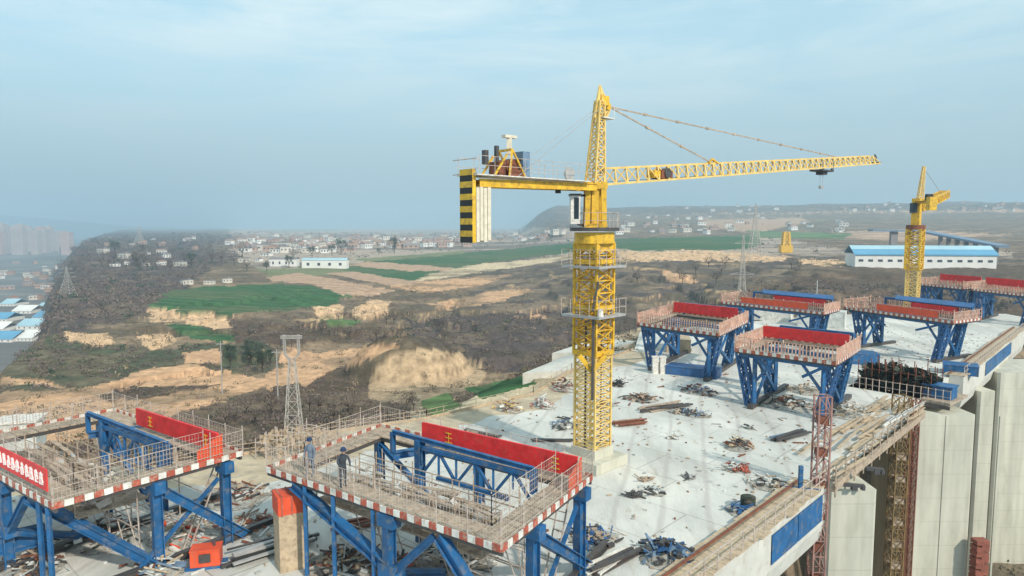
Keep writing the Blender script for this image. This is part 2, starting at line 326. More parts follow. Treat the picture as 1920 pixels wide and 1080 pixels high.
# ------------------------------------------------------------------ land cover, per vertex
C = dict(scrub=(.165, .118, .080), dark=(.112, .078, .056), wood=(.098, .077, .072), green=(.048, .115, .045), green2=(.11, .18, .065), olive=(.20, .21, .11),
         tan=(.57, .345, .20), cliff=(.64, .42, .25), pink=(.46, .30, .20), path=(.62, .48, .31), mound=(.45, .32, .20), village=(.42, .33, .26), dgreen=(.09, .10, .06),
         grey=(.10, .082, .076), low=(.26, .20, .14), dirt=(.56, .46, .31))
COVER = [
 ('scrub', [(-900, 380), (2800, 380), (2800, 1400), (-900, 1400)], 0),
 ('village', [(430, 425), (1100, 425), (1900, 390), (1900, 520), (1150, 500), (870, 476), (700, 490), (500, 515), (430, 480)], 6),
 ('grey', [(960, 360), (2400, 340), (2400, 410), (1500, 415), (1150, 430), (960, 425)], 4),
 ('pink', [(1300, 400), (2200, 390), (2200, 440), (1850, 450), (1600, 440), (1300, 430)], 5),
 ('grey', [(1560, 400), (2400, 395), (2400, 402), (1560, 412)], 3), ('dark', [(1600, 418), (2300, 410), (2300, 417), (1600, 424)], 3),
 ('scrub', [(1100, 402), (2300, 396), (2300, 475), (1600, 470), (1430, 442), (1150, 447)], 5), ('pink', [(1310, 412), (1500, 408), (1520, 416), (1420, 436), (1330, 428)], 4), ('pink', [(1480, 440), (1700, 430), (1900, 440), (1700, 452)], 4),
 ('wood', [(-900, 380), (205, 430), (330, 436), (480, 446), (380, 462), (455, 480), (390, 505), (330, 545), (300, 580), (150, 620), (-900, 760)], 16),
 ('grey', [(960, 480), (2300, 480), (2300, 640), (1200, 700), (930, 700), (860, 600), (900, 520)], 10),
 ('dark', [(1500, 500), (2300, 490), (2300, 620), (1180, 610), (1330, 560), (1480, 520)], 10),
 ('wood', [(880, 600), (1200, 560), (1200, 660), (1000, 700), (900, 700), (850, 650)], 10),
 ('dgreen', [(0, 680), (90, 630), (210, 650), (330, 650), (250, 700), (120, 720), (0, 705)], 10),
 ('green', [(280, 572), (325, 543), (500, 530), (590, 536), (665, 556), (600, 578), (430, 588), (340, 587)], 6),
 ('olive', [(480, 505), (620, 500), (720, 520), (620, 516), (510, 520)], 3),
 ('pink', [(500, 520), (560, 512), (640, 525), (740, 545), (700, 556), (640, 553), (590, 533), (510, 528)], 2),
 ('pink', [(610, 512), (700, 508), (800, 527), (765, 543), (700, 530)], 2),
 ('green', [(640, 505), (690, 488), (870, 474), (1080, 455), (1085, 472), (900, 494), (810, 515), (770, 527)], 2),
 ('pink', [(655, 497), (690, 490), (860, 503), (900, 497), (880, 508), (760, 508)], 2), ('olive', [(650, 487), (870, 470), (870, 476), (700, 490)], 2),
 ('green', [(1150, 448), (1420, 440), (1430, 458), (1400, 468), (1160, 470)], 3),
 ('green2', [(1400, 432), (1600, 438), (1580, 448), (1420, 446)], 3),
 ('path', [(800, 515), (880, 497), (1075, 478), (1085, 484), (920, 508), (850, 518), (780, 528)], 3),
 ('tan', [(720, 540), (860, 520), (960, 515), (900, 535), (800, 550)], 5), ('tan', [(800, 570), (960, 540), (1000, 545), (900, 575), (830, 580)], 5),
 ('tan', [(870, 600), (1010, 590), (1040, 602), (930, 610)], 5), ('tan', [(1240, 510), (1300, 515), (1310, 530), (1260, 530)], 3),
 ('cliff', [(275, 578), (330, 582), (350, 592), (440, 588), (452, 612), (400, 618), (340, 603), (280, 602)], 5),
 ('green', [(310, 608), (350, 606), (400, 620), (450, 630), (440, 640), (360, 636)], 3),
 ('cliff', [(120, 620), (200, 625), (218, 645), (185, 652), (125, 638)], 4), ('cliff', [(255, 632), (320, 624), (332, 645), (280, 655)], 4),
 ('cliff', [(585, 578), (640, 570), (645, 592), (600, 606)], 4), ('cliff', [(655, 582), (700, 560), (735, 570), (730, 590), (670, 600)], 5),
 ('green2', [(600, 598), (680, 602), (660, 610), (600, 606)], 2),
 ('cliff', [(1160, 472), (1340, 470), (1480, 482), (1470, 490), (1200, 490), (1160, 486)], 5), ('cliff', [(1500, 486), (1600, 490), (1590, 498), (1500, 496)], 4),
 ('tan', [(0, 706), (95, 714), (130, 728), (0, 722)], 3),
 ('tan', [(-500, 745), (0, 738), (180, 728), (280, 690), (350, 680), (470, 705), (520, 712), (400, 760), (250, 800), (120, 830), (-500, 850)], 9),
 ('dark', [(430, 598), (600, 608), (790, 618), (770, 640), (600, 640), (500, 650), (440, 640)], 8), ('wood', [(760, 600), (900, 590), (1080, 600), (1080, 680), (930, 700), (860, 655), (770, 640)], 8), ('dgreen', [(30, 660), (120, 655), (300, 655), (430, 640), (420, 700), (350, 680), (280, 690), (180, 728), (0, 738), (0, 722), (130, 728), (95, 714), (0, 704)], 7),
 ('tan', [(340, 660), (415, 655), (410, 680), (350, 680)], 5),
 ('dark', [(180, 740), (330, 720), (420, 722), (300, 745), (200, 752)], 6),
 ('tan', [(490, 720), (540, 650), (600, 660), (700, 645), (770, 638), (740, 655), (660, 685), (590, 722), (530, 740)], 6),
 ('dgreen', [(418, 648), (500, 640), (530, 690), (470, 706), (420, 695)], 5),
 ('dark', [(600, 700), (660, 680), (720, 672), (700, 700), (690, 745), (620, 750), (570, 735)], 6),
 ('mound', [(690, 745), (698, 702), (735, 668), (800, 650), (865, 662), (912, 700), (890, 728), (800, 748), (750, 757)], 4),
 ('dark', [(180, 900), (280, 810), (380, 765), (560, 718), (620, 757), (700, 748), (790, 762), (775, 805), (500, 850), (400, 890)], 6),
 ('dirt', [(440, 880), (500, 822), (640, 805), (800, 782), (1000, 700), (1070, 660), (1240, 600), (1240, 700), (900, 830), (440, 900)], 4),
 ('green2', [(785, 752), (838, 737), (872, 765), (812, 781)], 1.5), ('green', [(868, 728), (980, 706), (1006, 720), (905, 750)], 1.5),
 ('dirt', [(770, 745), (786, 740), (800, 782), (770, 800)], 2),
]
def cover(x, y, z):
    px, py = proj(x, y, z)
    n1 = fbm(x/9, y/9, 81, 4); n2 = fbm(x/9+40, y/9, 91, 4)
    sc = np.clip(180/np.hypot(x, y), .12, 1.6)
    col = np.tile(np.array(C['scrub'], float), (x.size, 1)); kind = np.zeros(x.size, int)
    for k, (nm, poly, j) in enumerate(COVER):
        ii = inpoly(px+n1*j*2.2, py+n2*j*1.1, poly); col[ii] = C[nm]
        kind[ii] = {'green': 1, 'green2': 1, 'pink': 2, 'olive': 1, 'mound': 3, 'tan': 3, 'cliff': 4, 'path': 3, 'dirt': 3, 'wood': 5, 'dark': 5, 'dgreen': 5, 'grey': 6, 'scrub': 6, 'village': 7}.get(nm, 0)
    rs = (x-E0.x)*EN.x+(y-E0.y)*EN.y; lowm = (rs > -14) & (np.hypot(x, y) < 190)
    col[lowm] = C['low']; kind[lowm] = 3
    # patches of bare earth and dead grass
    pn = fbm(x/26, y/20, 101, 5); fine = fbm(x/3.2, y/3.2, 111, 4)
    a = sm(.02, .26, pn)[:, None]*np.isin(kind, (6,))[:, None]*.5; col = col*(1-a)+np.array((.36, .26, .165))*a
    a = sm(.05, .3, -pn)[:, None]*np.isin(kind, (6, 3))[:, None]*.55; col = col*(1-a)+np.array((.13, .11, .08))*a
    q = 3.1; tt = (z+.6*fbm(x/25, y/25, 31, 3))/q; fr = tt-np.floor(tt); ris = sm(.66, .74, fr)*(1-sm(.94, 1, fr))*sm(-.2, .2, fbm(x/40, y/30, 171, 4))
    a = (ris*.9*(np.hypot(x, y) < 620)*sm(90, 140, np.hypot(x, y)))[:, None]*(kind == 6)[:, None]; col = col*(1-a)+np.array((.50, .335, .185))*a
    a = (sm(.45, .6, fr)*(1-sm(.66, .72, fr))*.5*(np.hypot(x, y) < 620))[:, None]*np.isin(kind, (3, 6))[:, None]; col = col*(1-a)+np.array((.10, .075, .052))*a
    a = (sm(-.05, .35, fbm(x/45, y/30, 181, 4))*.45*(kind == 1))[:, None]; col = col*(1-a)+np.array((.15, .15, .075))*a
    m5 = np.isin(kind, (5, 6)) & (np.hypot(x, y) < 900)
    a = (sm(.0, .3, fbm(x/14, y/22, 191, 5))*.55*m5)[:, None]; col = col*(1-a)+np.array((.225, .165, .11))*a
    a = (sm(.05, .3, fbm(x/18, y/11, 193, 5))*.5*m5)[:, None]; col = col*(1-a)+np.array((.085, .075, .05))*a
    big = fbm(x/260, y/90, 121, 4); a = sm(.0, .3, big)[:, None]*(kind == 7)[:, None]*.7; col = col*(1-a)+np.array((.10, .085, .075))*a
    str_ = 1+.34*np.clip(fine, -1, 1)*np.where(np.isin(kind, (1, 2)), .6, 1)
    fur = np.where(np.isin(kind, (1, 2)), 1+.22*np.sin((x*.35+y*.94)*.55+2*fbm(x/40, y/40, 7, 3)), 1)
    return np.clip(col*str_[:, None]*fur[:, None], .015, .8), kind
def grid_mesh(name, X, Y, Zv, colors, material):
    nr, nc = X.shape; n = nr*nc
    co = np.stack([X.ravel(), Y.ravel(), Zv.ravel()], 1)
    i = np.arange(n).reshape(nr, nc); q = np.stack([i[:-1, :-1], i[:-1, 1:], i[1:, 1:], i[1:, :-1]], -1).reshape(-1, 4)
    me = bpy.data.meshes.new(name); me.vertices.add(n); me.vertices.foreach_set('co', co.ravel())
    me.loops.add(q.size); me.loops.foreach_set('vertex_index', q.ravel()); me.polygons.add(len(q)); me.polygons.foreach_set('loop_start', np.arange(0, q.size, 4))
    me.update(calc_edges=True); me.validate()
    me.polygons.foreach_set('use_smooth', np.ones(len(q), bool))
    if colors is not None:
        a = me.color_attributes.new('landcover', 'FLOAT_COLOR', 'POINT'); a.data.foreach_set('color', np.concatenate([colors, np.ones((n, 1))], 1).astype(np.float32).ravel())
    me.materials.append(material); o = bpy.data.objects.new(name, me); COL.objects.link(o); return o
def land_mat():
    m = bpy.data.materials.new('earth and fields'); m.use_nodes = True; t = m.node_tree; b = t.nodes['Principled BSDF']; n = t.nodes.new; l = t.links.new
    b.inputs['Roughness'].default_value = .95; b.inputs['Specular IOR Level'].default_value = .1
    at = n('ShaderNodeVertexColor'); at.layer_name = 'landcover'
    g = n('ShaderNodeNewGeometry'); no = n('ShaderNodeTexNoise'); no.inputs['Scale'].default_value = .55; no.inputs['Detail'].default_value = 9; no.inputs['Roughness'].default_value = .7
    l(g.outputs['Position'], no.inputs[0]); mr = n('ShaderNodeMapRange'); mr.inputs[1].default_value = .3; mr.inputs[2].default_value = .7; mr.inputs[3].default_value = .62; mr.inputs[4].default_value = 1.35
    l(no.outputs[0], mr.inputs[0]); mm = n('ShaderNodeMix'); mm.data_type = 'RGBA'; mm.blend_type = 'MULTIPLY'; mm.inputs['Factor'].default_value = 1
    l(at.outputs[0], mm.inputs['A']); l(mr.outputs[0], mm.inputs['B']); l(mm.outputs['Result'], b.inputs['Base Color'])
    bp = n('ShaderNodeBump'); bp.inputs['Strength'].default_value = .6; bp.inputs['Distance'].default_value = .5; l(no.outputs[0], bp.inputs['Height']); l(bp.outputs[0], b.inputs['Normal'])
    return m
LM = land_mat()
NA, ND = 1250, 760
az = np.linspace(R(-50), R(50), NA); dd = np.geomspace(12, 8200, ND)
AZ, DD = np.meshgrid(az, dd); X = DD*np.sin(AZ); Y = DD*np.cos(AZ); ZZ = H(X, Y)
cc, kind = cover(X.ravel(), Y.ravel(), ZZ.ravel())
kk = kind.reshape(X.shape)
# erosion relief where the soil is bare, furrow-flat where it is farmed
ZZ = ZZ+np.where(kk == 4, 1.7*fbm(X/4.5, Y/4.5, 131, 3), 0)+np.where(kk == 3, .5*fbm(X/7, Y/7, 141, 3), 0)+np.where(np.isin(kk, (5, 6)), .8*fbm(X/5, Y/5, 151, 3), 0)*sm(60, 120, DD)
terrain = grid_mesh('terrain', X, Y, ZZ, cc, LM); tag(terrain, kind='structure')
# ------------------------------------------------------------------ valley floor, far ridge
vm = mat('valley ground', (.17, .16, .15), .95, 0, .5, .004, (.30, .28, .26), .6, coord='Object')
mb = MB((0, 0, -79)); mb.quad([(-9000, 60, -79), (9000, 60, -79), (9000, 9400, -79), (-9000, 9400, -79)]); mb.build('valley_floor', vm)['kind'] = 'structure'
xs = np.linspace(-7800, 1500, 160); ys = np.linspace(7000, 8900, 20); XX, YY = np.meshgrid(xs, ys)
az2 = (XX-(-6300))/1500.
ZR = -85+(190*np.exp(-az2**2)+60)*np.sin(np.clip((YY-7000)/1900, 0, 1)*math.pi)*(1+.25*fbm(XX/700, YY/700, 161, 4))*sm(1500, -2500, XX)
rm = mat('far ridge', (.12, .12, .11), .95, 0, .3, .002)
o = grid_mesh('far_hills', XX, YY, ZR, None, rm); o['kind'] = 'structure'
# ------------------------------------------------------------------ haze
hb = MB(); hb.hexa([(-9300, -500, -110), (9300, -500, -110), (9300, 9600, -110), (-9300, 9600, -110), (-9300, -500, 270), (9300, -500, 270), (9300, 9600, 270), (-9300, 9600, 270)])
hm = bpy.data.materials.new('haze'); hm.use_nodes = True; t = hm.node_tree; t.nodes.clear(); mo = t.nodes.new('ShaderNodeOutputMaterial'); pv = t.nodes.new('ShaderNodeVolumePrincipled')
pv.inputs['Color'].default_value = (.58, .78, .93, 1); pv.inputs['Density'].default_value = .00026; pv.inputs['Anisotropy'].default_value = .1
t.links.new(pv.outputs[0], mo.inputs['Volume']); hz_o = hb.build('haze', hm); tag(hz_o, 'pale blue haze over the whole valley', None, None, 'stuff')
# ------------------------------------------------------------------ site deck
def deck_mat():
    m = bpy.data.materials.new('dusty pale concrete'); m.use_nodes = True; t = m.node_tree; b = t.nodes['Principled BSDF']; n = t.nodes.new; l = t.links.new
    b.inputs['Roughness'].default_value = .8
    g = n('ShaderNodeNewGeometry'); rot = n('ShaderNodeMapping'); rot.inputs['Rotation'].default_value = (0, 0, R(43)); rot.inputs['Scale'].default_value = (1, .28, 1)
    l(g.outputs['Position'], rot.inputs[0])
    def noise(s, d, src, r=.6):
        q = n('ShaderNodeTexNoise'); q.inputs['Scale'].default_value = s; q.inputs['Detail'].default_value = d; q.inputs['Roughness'].default_value = r; l(src, q.inputs[0]); return q.outputs[0]
    def rng(s, a, b_, c=0, d_=1):
        q = n('ShaderNodeMapRange'); q.inputs[1].default_value = a; q.inputs[2].default_value = b_; q.inputs[3].default_value = c; q.inputs[4].default_value = d_; l(s, q.inputs[0]); return q.outputs[0]
    def mixc(f, a, bcol):
        q = n('ShaderNodeMix'); q.data_type = 'RGBA'; l(f, q.inputs['Factor'])
        if isinstance(a, tuple): q.inputs['A'].default_value = (*a, 1)
        else: l(a, q.inputs['A'])
        q.inputs['B'].default_value = (*bcol, 1); return q.outputs['Result']
    pos = g.outputs['Position']; st = rot.outputs[0]
    c = mixc(rng(noise(.09, 5, pos), .4, .62), (.71, .69, .63), (.55, .55, .51))
    c = mixc(rng(noise(.22, 8, st), .48, .64, 0, .75), c, (.42, .41, .38))
    c = mixc(rng(noise(.8, 8, st), .58, .70, 0, .5), c, (.45, .38, .28))
    c = mixc(rng(noise(.45, 9, pos, .7), .60, .70, 0, .6), c, (.27, .27, .28))
    c = mixc(rng(noise(2.4, 6, pos, .7), .55, .75, 0, .35), c, (.75, .76, .73))
    wv = n('ShaderNodeTexWave'); wv.inputs['Scale'].default_value = .16; wv.inputs['Distortion'].default_value = 2.2; wv.inputs['Detail'].default_value = 3; l(rot.outputs[0], wv.inputs[0])
    c = mixc(rng(wv.outputs[0], .93, 1, 0, .4), c, (.40, .36, .32))
    r2 = n('ShaderNodeMapping'); r2.inputs['Rotation'].default_value = (0, 0, R(43)); l(g.outputs['Position'], r2.inputs[0])
    bk = n('ShaderNodeTexBrick'); bk.inputs['Scale'].default_value = 1; bk.inputs['Brick Width'].default_value = 6; bk.inputs['Row Height'].default_value = 4.2; bk.inputs['Mortar Size'].default_value = .045; bk.inputs['Color1'].default_value = (1, 1, 1, 1); bk.inputs['Color2'].default_value = (.86, .86, .86, 1); bk.inputs['Mortar'].default_value = (.5, .48, .45, 1); l(r2.outputs[0], bk.inputs[0])
    mj = n('ShaderNodeMix'); mj.data_type = 'RGBA'; mj.blend_type = 'MULTIPLY'; l(rng(noise(.12, 4, pos), .38, .62, .25, .85), mj.inputs['Factor']); l(c, mj.inputs['A']); l(bk.outputs[0], mj.inputs['B']); c = mj.outputs['Result']
    c = mixc(rng(noise(1.6, 9, st, .75), .60, .72, 0, .7), c, (.22, .20, .18))
    l(c, b.inputs['Base Color'])
    bp = n('ShaderNodeBump'); bp.inputs['Strength'].default_value = .5; bp.inputs['Distance'].default_value = .3; l(noise(.5, 8, st), bp.inputs['Height']); l(bp.outputs[0], b.inputs['Normal'])
    return m
mb = MB(); k = len(deck_poly)
top = [Vector((x, y, 0)) for x, y in deck_poly]; bot = [Vector((x, y, -1.1)) for x, y in deck_poly]
mb.quad(list(reversed(top))); mb.quad(bot)
for i in range(k): mb.quad([top[i], top[(i+1) % k], bot[(i+1) % k], bot[i]])
dk = mb.build('deck_ground', deck_mat()); tag(dk, 'wide pale concrete deck surface of the building site', None, None, 'structure')
dm = mat('trodden tan soil', (.52, .43, .30), .95, 0, .35, .5, (.36, .31, .25), .7, .6)
lp = [Vector((*p_, .004)) for p_ in deck_poly[1:10]]; pts = []
for a_, b_ in zip(lp[:-1], lp[1:]):
    n_ = max(2, int((b_-a_).length/.9)); pts += [a_.lerp(b_, i_/n_) for i_ in range(n_)]
mb = MB(); inn = []
for i_, p_ in enumerate(pts):
    d_ = (pts[min(i_+1, len(pts)-1)]-pts[max(i_-1, 0)]).normalized(); nn = Vector((d_.y, -d_.x, 0)); w_ = 3.0+2.2*float(fbm(np.array([i_*.23]), np.array([.5]), 201, 4)[0])+.5*random.random(); w_ *= 1.5 if p_.y < 56 else 1
    inn.append(p_+nn*max(.6, w_))
for i_ in range(len(pts)-1): mb.quad([pts[i_], pts[i_+1], inn[i_+1], inn[i_]][::-1])
ds = mb.build('dirt_strip', dm); tag(ds, None, None, None, 'structure')
# ---- edge fascia girder with blue panels (near and far lengths)
def girder(t0, t1, panels, label, zf=2.6):
    a = edge(t0); r = empty('edge_girder', a, label, 'girder')
    m = MB(a); s0 = edge(t0)+EN*.0; s1 = edge(t1)
    def sec(p, o, z): return p+EN*o+Z*z
    # sloping web under a wing slab
    pts = [(0.02, .28), (1.5, .28), (1.5, -.15), (.75, -.5), (.35, -zf-1.2), (-.3, -zf-1.2), (.02, -.6)]
    pts = [(0.02, .28), (1.3, .28), (1.3, -2.1), (1.05, -zf-.6), (-.2, -zf-.6), (-.6, -1.2), (.02, -1.2)]
    q0 = [sec(s0, *p) for p in pts]; q1 = [sec(s1, *p) for p in pts]; n = len(pts)
    for i in range(n): m.quad([q0[i], q0[(i+1) % n], q1[(i+1) % n], q1[i]])
    m.quad(list(reversed(q0))); m.quad(q1); m.build('web', M['fascia'], r)
    for (p0, p1) in panels:
        b = MB(a); x0, x1 = edge(p0), edge(p1)
        b.quad([sec(x0, 1.36, -.12), sec(x1, 1.36, -.12), sec(x1, 1.36, -1.75), sec(x0, 1.36, -1.75)])
        b.quad([sec(x0, 1.33, -.12), sec(x0, 1.33, -1.75), sec(x1, 1.33, -1.75), sec(x1, 1.33, -.12)])
        b.build('side_panel', M['blue'], r)
    b = MB(a)
    nseg = int((t1-t0)/1.2)
    for i in range(nseg):
        u0 = t0+(t1-t0)*i/nseg; u1 = t0+(t1-t0)*(i+1)/nseg-.04; off = random.uniform(-.12, .12)
        b.hexa([sec(edge(u0), -.5+off, .285), sec(edge(u0), 1.45+off, .285), sec(edge(u1), 1.45+off, .285), sec(edge(u1), -.5+off, .285)]+[sec(edge(u0), -.5+off, .34+off*.2), sec(edge(u0), 1.45+off, .34), sec(edge(u1), 1.45+off, .34), sec(edge(u1), -.5+off, .34)])
    b.build('walk_boards', M['plywood'], r)
    b = MB(a)
    u = t0
    while u < t1:
        b.beam(sec(edge(u), 1.35, .3), sec(edge(u), 1.35, 1.35), .05); u += 1.3
    for hh in (.8, 1.33): b.beam(sec(s0, 1.35, hh), sec(s1, 1.35, hh), .045)
    b.build('guard_rail', M['mesh'], r)
    b = MB(a); b.beam(sec(s0, -.1, .42), sec(s1, -.1, .42), .1); b.build('pipe', M['rust'], r)
    return r
girder(-30, 15.5, [(7.4, 11.0), (11.1, 14.9)], 'pale concrete edge girder with blue panels nearest the camera')
girder(57, 104, [(70, 76.5), (76.7, 83), (83.2, 90)], 'pale concrete edge girder with blue panels on top of the tall piers')
# ---- middle length: scattered formwork boards on the edge
r = empty('formwork_stack', edge(17), 'stepped tan formwork boards along the deck edge above the narrow pier', 'formwork'); o_ = edge(17)
b = MB(o_)
for i in range(46):
    u = 17+random.random()*22; off = random.uniform(-2.4, 1.3); L = random.uniform(2.5, 6.5); u = min(u, 42-L); z = .1+random.random()*.45
    d = (ED+EN*random.uniform(-.08, .08)).normalized(); p = edge(u)+EN*off+Z*z; b.beam(p, p+d*L, random.uniform(.15, .3), .06)
b.build('boards', M['plywood'], r)
b = MB(o_)
for i in range(12):
    u = 17+i*1.9; p = edge(u)+EN*1.4; b.beam(p+Z*-.9, p+Z*1.1, .07); b.beam(p+Z*-.5, p+EN*-1.6+Z*-.5, .12)
b.beam(edge(17)+EN*1.4+Z*.9, edge(40)+EN*1.4+Z*.9, .06); b.beam(edge(17)+EN*1.3-Z*.3, edge(40)+EN*1.3-Z*.3, .25, .5)
b.build('bearers', M['timber'], r)
b = MB(o_)
for i in range(6): p = edge(30+i*1.4)+EN*(.7+.1*i)+Z*.7; b.beam(p, p+ED*3.2, .16, .16)
b.build('white_beams', M['white'], r)
# ------------------------------------------------------------------ piers
def pier(name, px0, px1, ytop, dist, ztop, depth, label, caps=True, zb=-29, extra=None, ax=None):
    p0 = D(px0, ytop, dist); p1 = D(px1, ytop, dist); ax = Vector(ax).normalized() if ax is not None else Vector((1, .0, 0))
    wd = (p1.x-p0.x); c = Vector(((p0.x+p1.x)/2, dist, zb)); r = empty(name, c, label, 'pier')
    m = MB(c); b = Vector((-ax.y, ax.x, 0)); ch = .25
    prof = [(-wd/2+ch, 0), (wd/2-ch, 0), (wd/2, ch), (wd/2, depth-ch), (wd/2-ch, depth), (-wd/2+ch, depth), (-wd/2, depth-ch), (-wd/2, ch)]
    lo = [c+ax*x+b*y for x, y in prof]; hi = [p+Z*(ztop-zb) for p in lo]; n = len(prof)
    for i in range(n): m.quad([lo[i], lo[(i+1) % n], hi[(i+1) % n], hi[i]])
    m.quad(hi); m.build('shaft', M['concrete'], r)
    if extra:
        for (f0, f1, dy, mt, nm) in extra:
            q = MB(c); q.box(c+ax*((f0+f1)/2*wd)+b*(-dy/2)+Z*((ztop-zb)/2-.02), ((f1-f0)*wd, dy, ztop-zb-.1), ax=ax); q.build(nm, M[mt], r)
    return r
pier('bridge_pier', 1553, 1648, 905, 43, -1.1, 3.0, 'narrow concrete pier below the tan formwork boards')
pier('bridge_pier', 1722, 1834, 745, 60.5, -1.0, 7.5, 'broad pale concrete pier directly right of the yellow scaffold tower', extra=[(.87, .90, .16, 'concrete', 'rib'), (-.02, .0, .06, 'concrete', 'rib')])
pier('bridge_pier', 1838, 1871, 700, 76, -2.6, 6.5, 'thin concrete pier limb squeezed between the two broad piers')
pier('bridge_pier', 1874, 2060, 690, 84, -2.2, 9, 'broad concrete pier cut off by the right border')
# tie brackets on the narrow pier
for (px, py, L, lab) in ((1597, 908, 1.6, 'short dark steel bracket on top of the narrow pier'), (1640, 878, 1.1, 'dark clamp beam at the right corner of the narrow pier')):
    p = D(px, py, 42.6); b = MB(p); b.beam(p-Vector((L/2, 0, 0)), p+Vector((L/2, 0, -.12)), .2, .22); b.box(p+Vector((L*.1, 0, -.2)), (.35, .3, .35)); b.box(p+Vector((L*.45, 0, -.22)), (.2, .3, .3)); tag(b.build('steel_bracket', M['dark']), lab, 'bracket')
# reddish stacked crate shaft at the foot between limbs
p = D(1838, 1015, 59.5); b = MB(p)
for i in range(16):
    z = p.z-.0-i*.55; b.box((p.x, p.y, z), (1.15, .9, .40)); b.box((p.x+.2*(-1)**i, p.y-.1, z-.28), (.7, .8, .18))
tag(b.build('brick_stack', M['brick']), 'dark red brick stack at the foot of the thin pier limb', 'bricks')
# ------------------------------------------------------------------ lattice hoists and scaffold towers
def hoist(px0, px1, ytop, ybot, dist, mt, name, label, n, braces, zb=None):
    p0 = D(px0, ytop, dist); p1 = D(px1, ytop, dist); wd = p1.x-p0.x; zb = D(px0, ybot, dist).z if zb is None else zb
    c = Vector(((p0.x+p1.x)/2, dist, zb)); r = empty(name, c, label, 'mast'); b = MB(c)
    b.lattice(c, Vector((c.x, c.y, p0.z)), wd, wd, n, .09, .045, up=(0, 1, 0), x=braces); b.build('lattice_mast', mt[0], r)
    h = p0.z-zb
    for i in range(0, n if len(mt) > 1 else 0, 2):
        b = MB(c); b.box(c+Z*(h*(i+.5)/n), (wd*.8, wd*.8, h/n*.42)); b.build('infill_panel', mt[1], r)
    return r
hoist(1532, 1555, 742, 1080, 40.5, (M['hoistpaint'], M['rust']), 'hoist_mast', 'red and white lattice hoist mast at the end of the near girder', 34, False, zb=-28)
hoist(1680, 1703, 742, 1080, 58, (M['scaf'], M['timber']), 'scaffold_tower', 'dusty yellow scaffold tower between the narrow and broad piers', 30, True, zb=-28)
hoist(1708, 1722, 748, 1080, 60, (M['rust'],), 'scaffold_tower', 'rusty thin scaffold tower hugging the broad pier', 30, True, zb=-28)
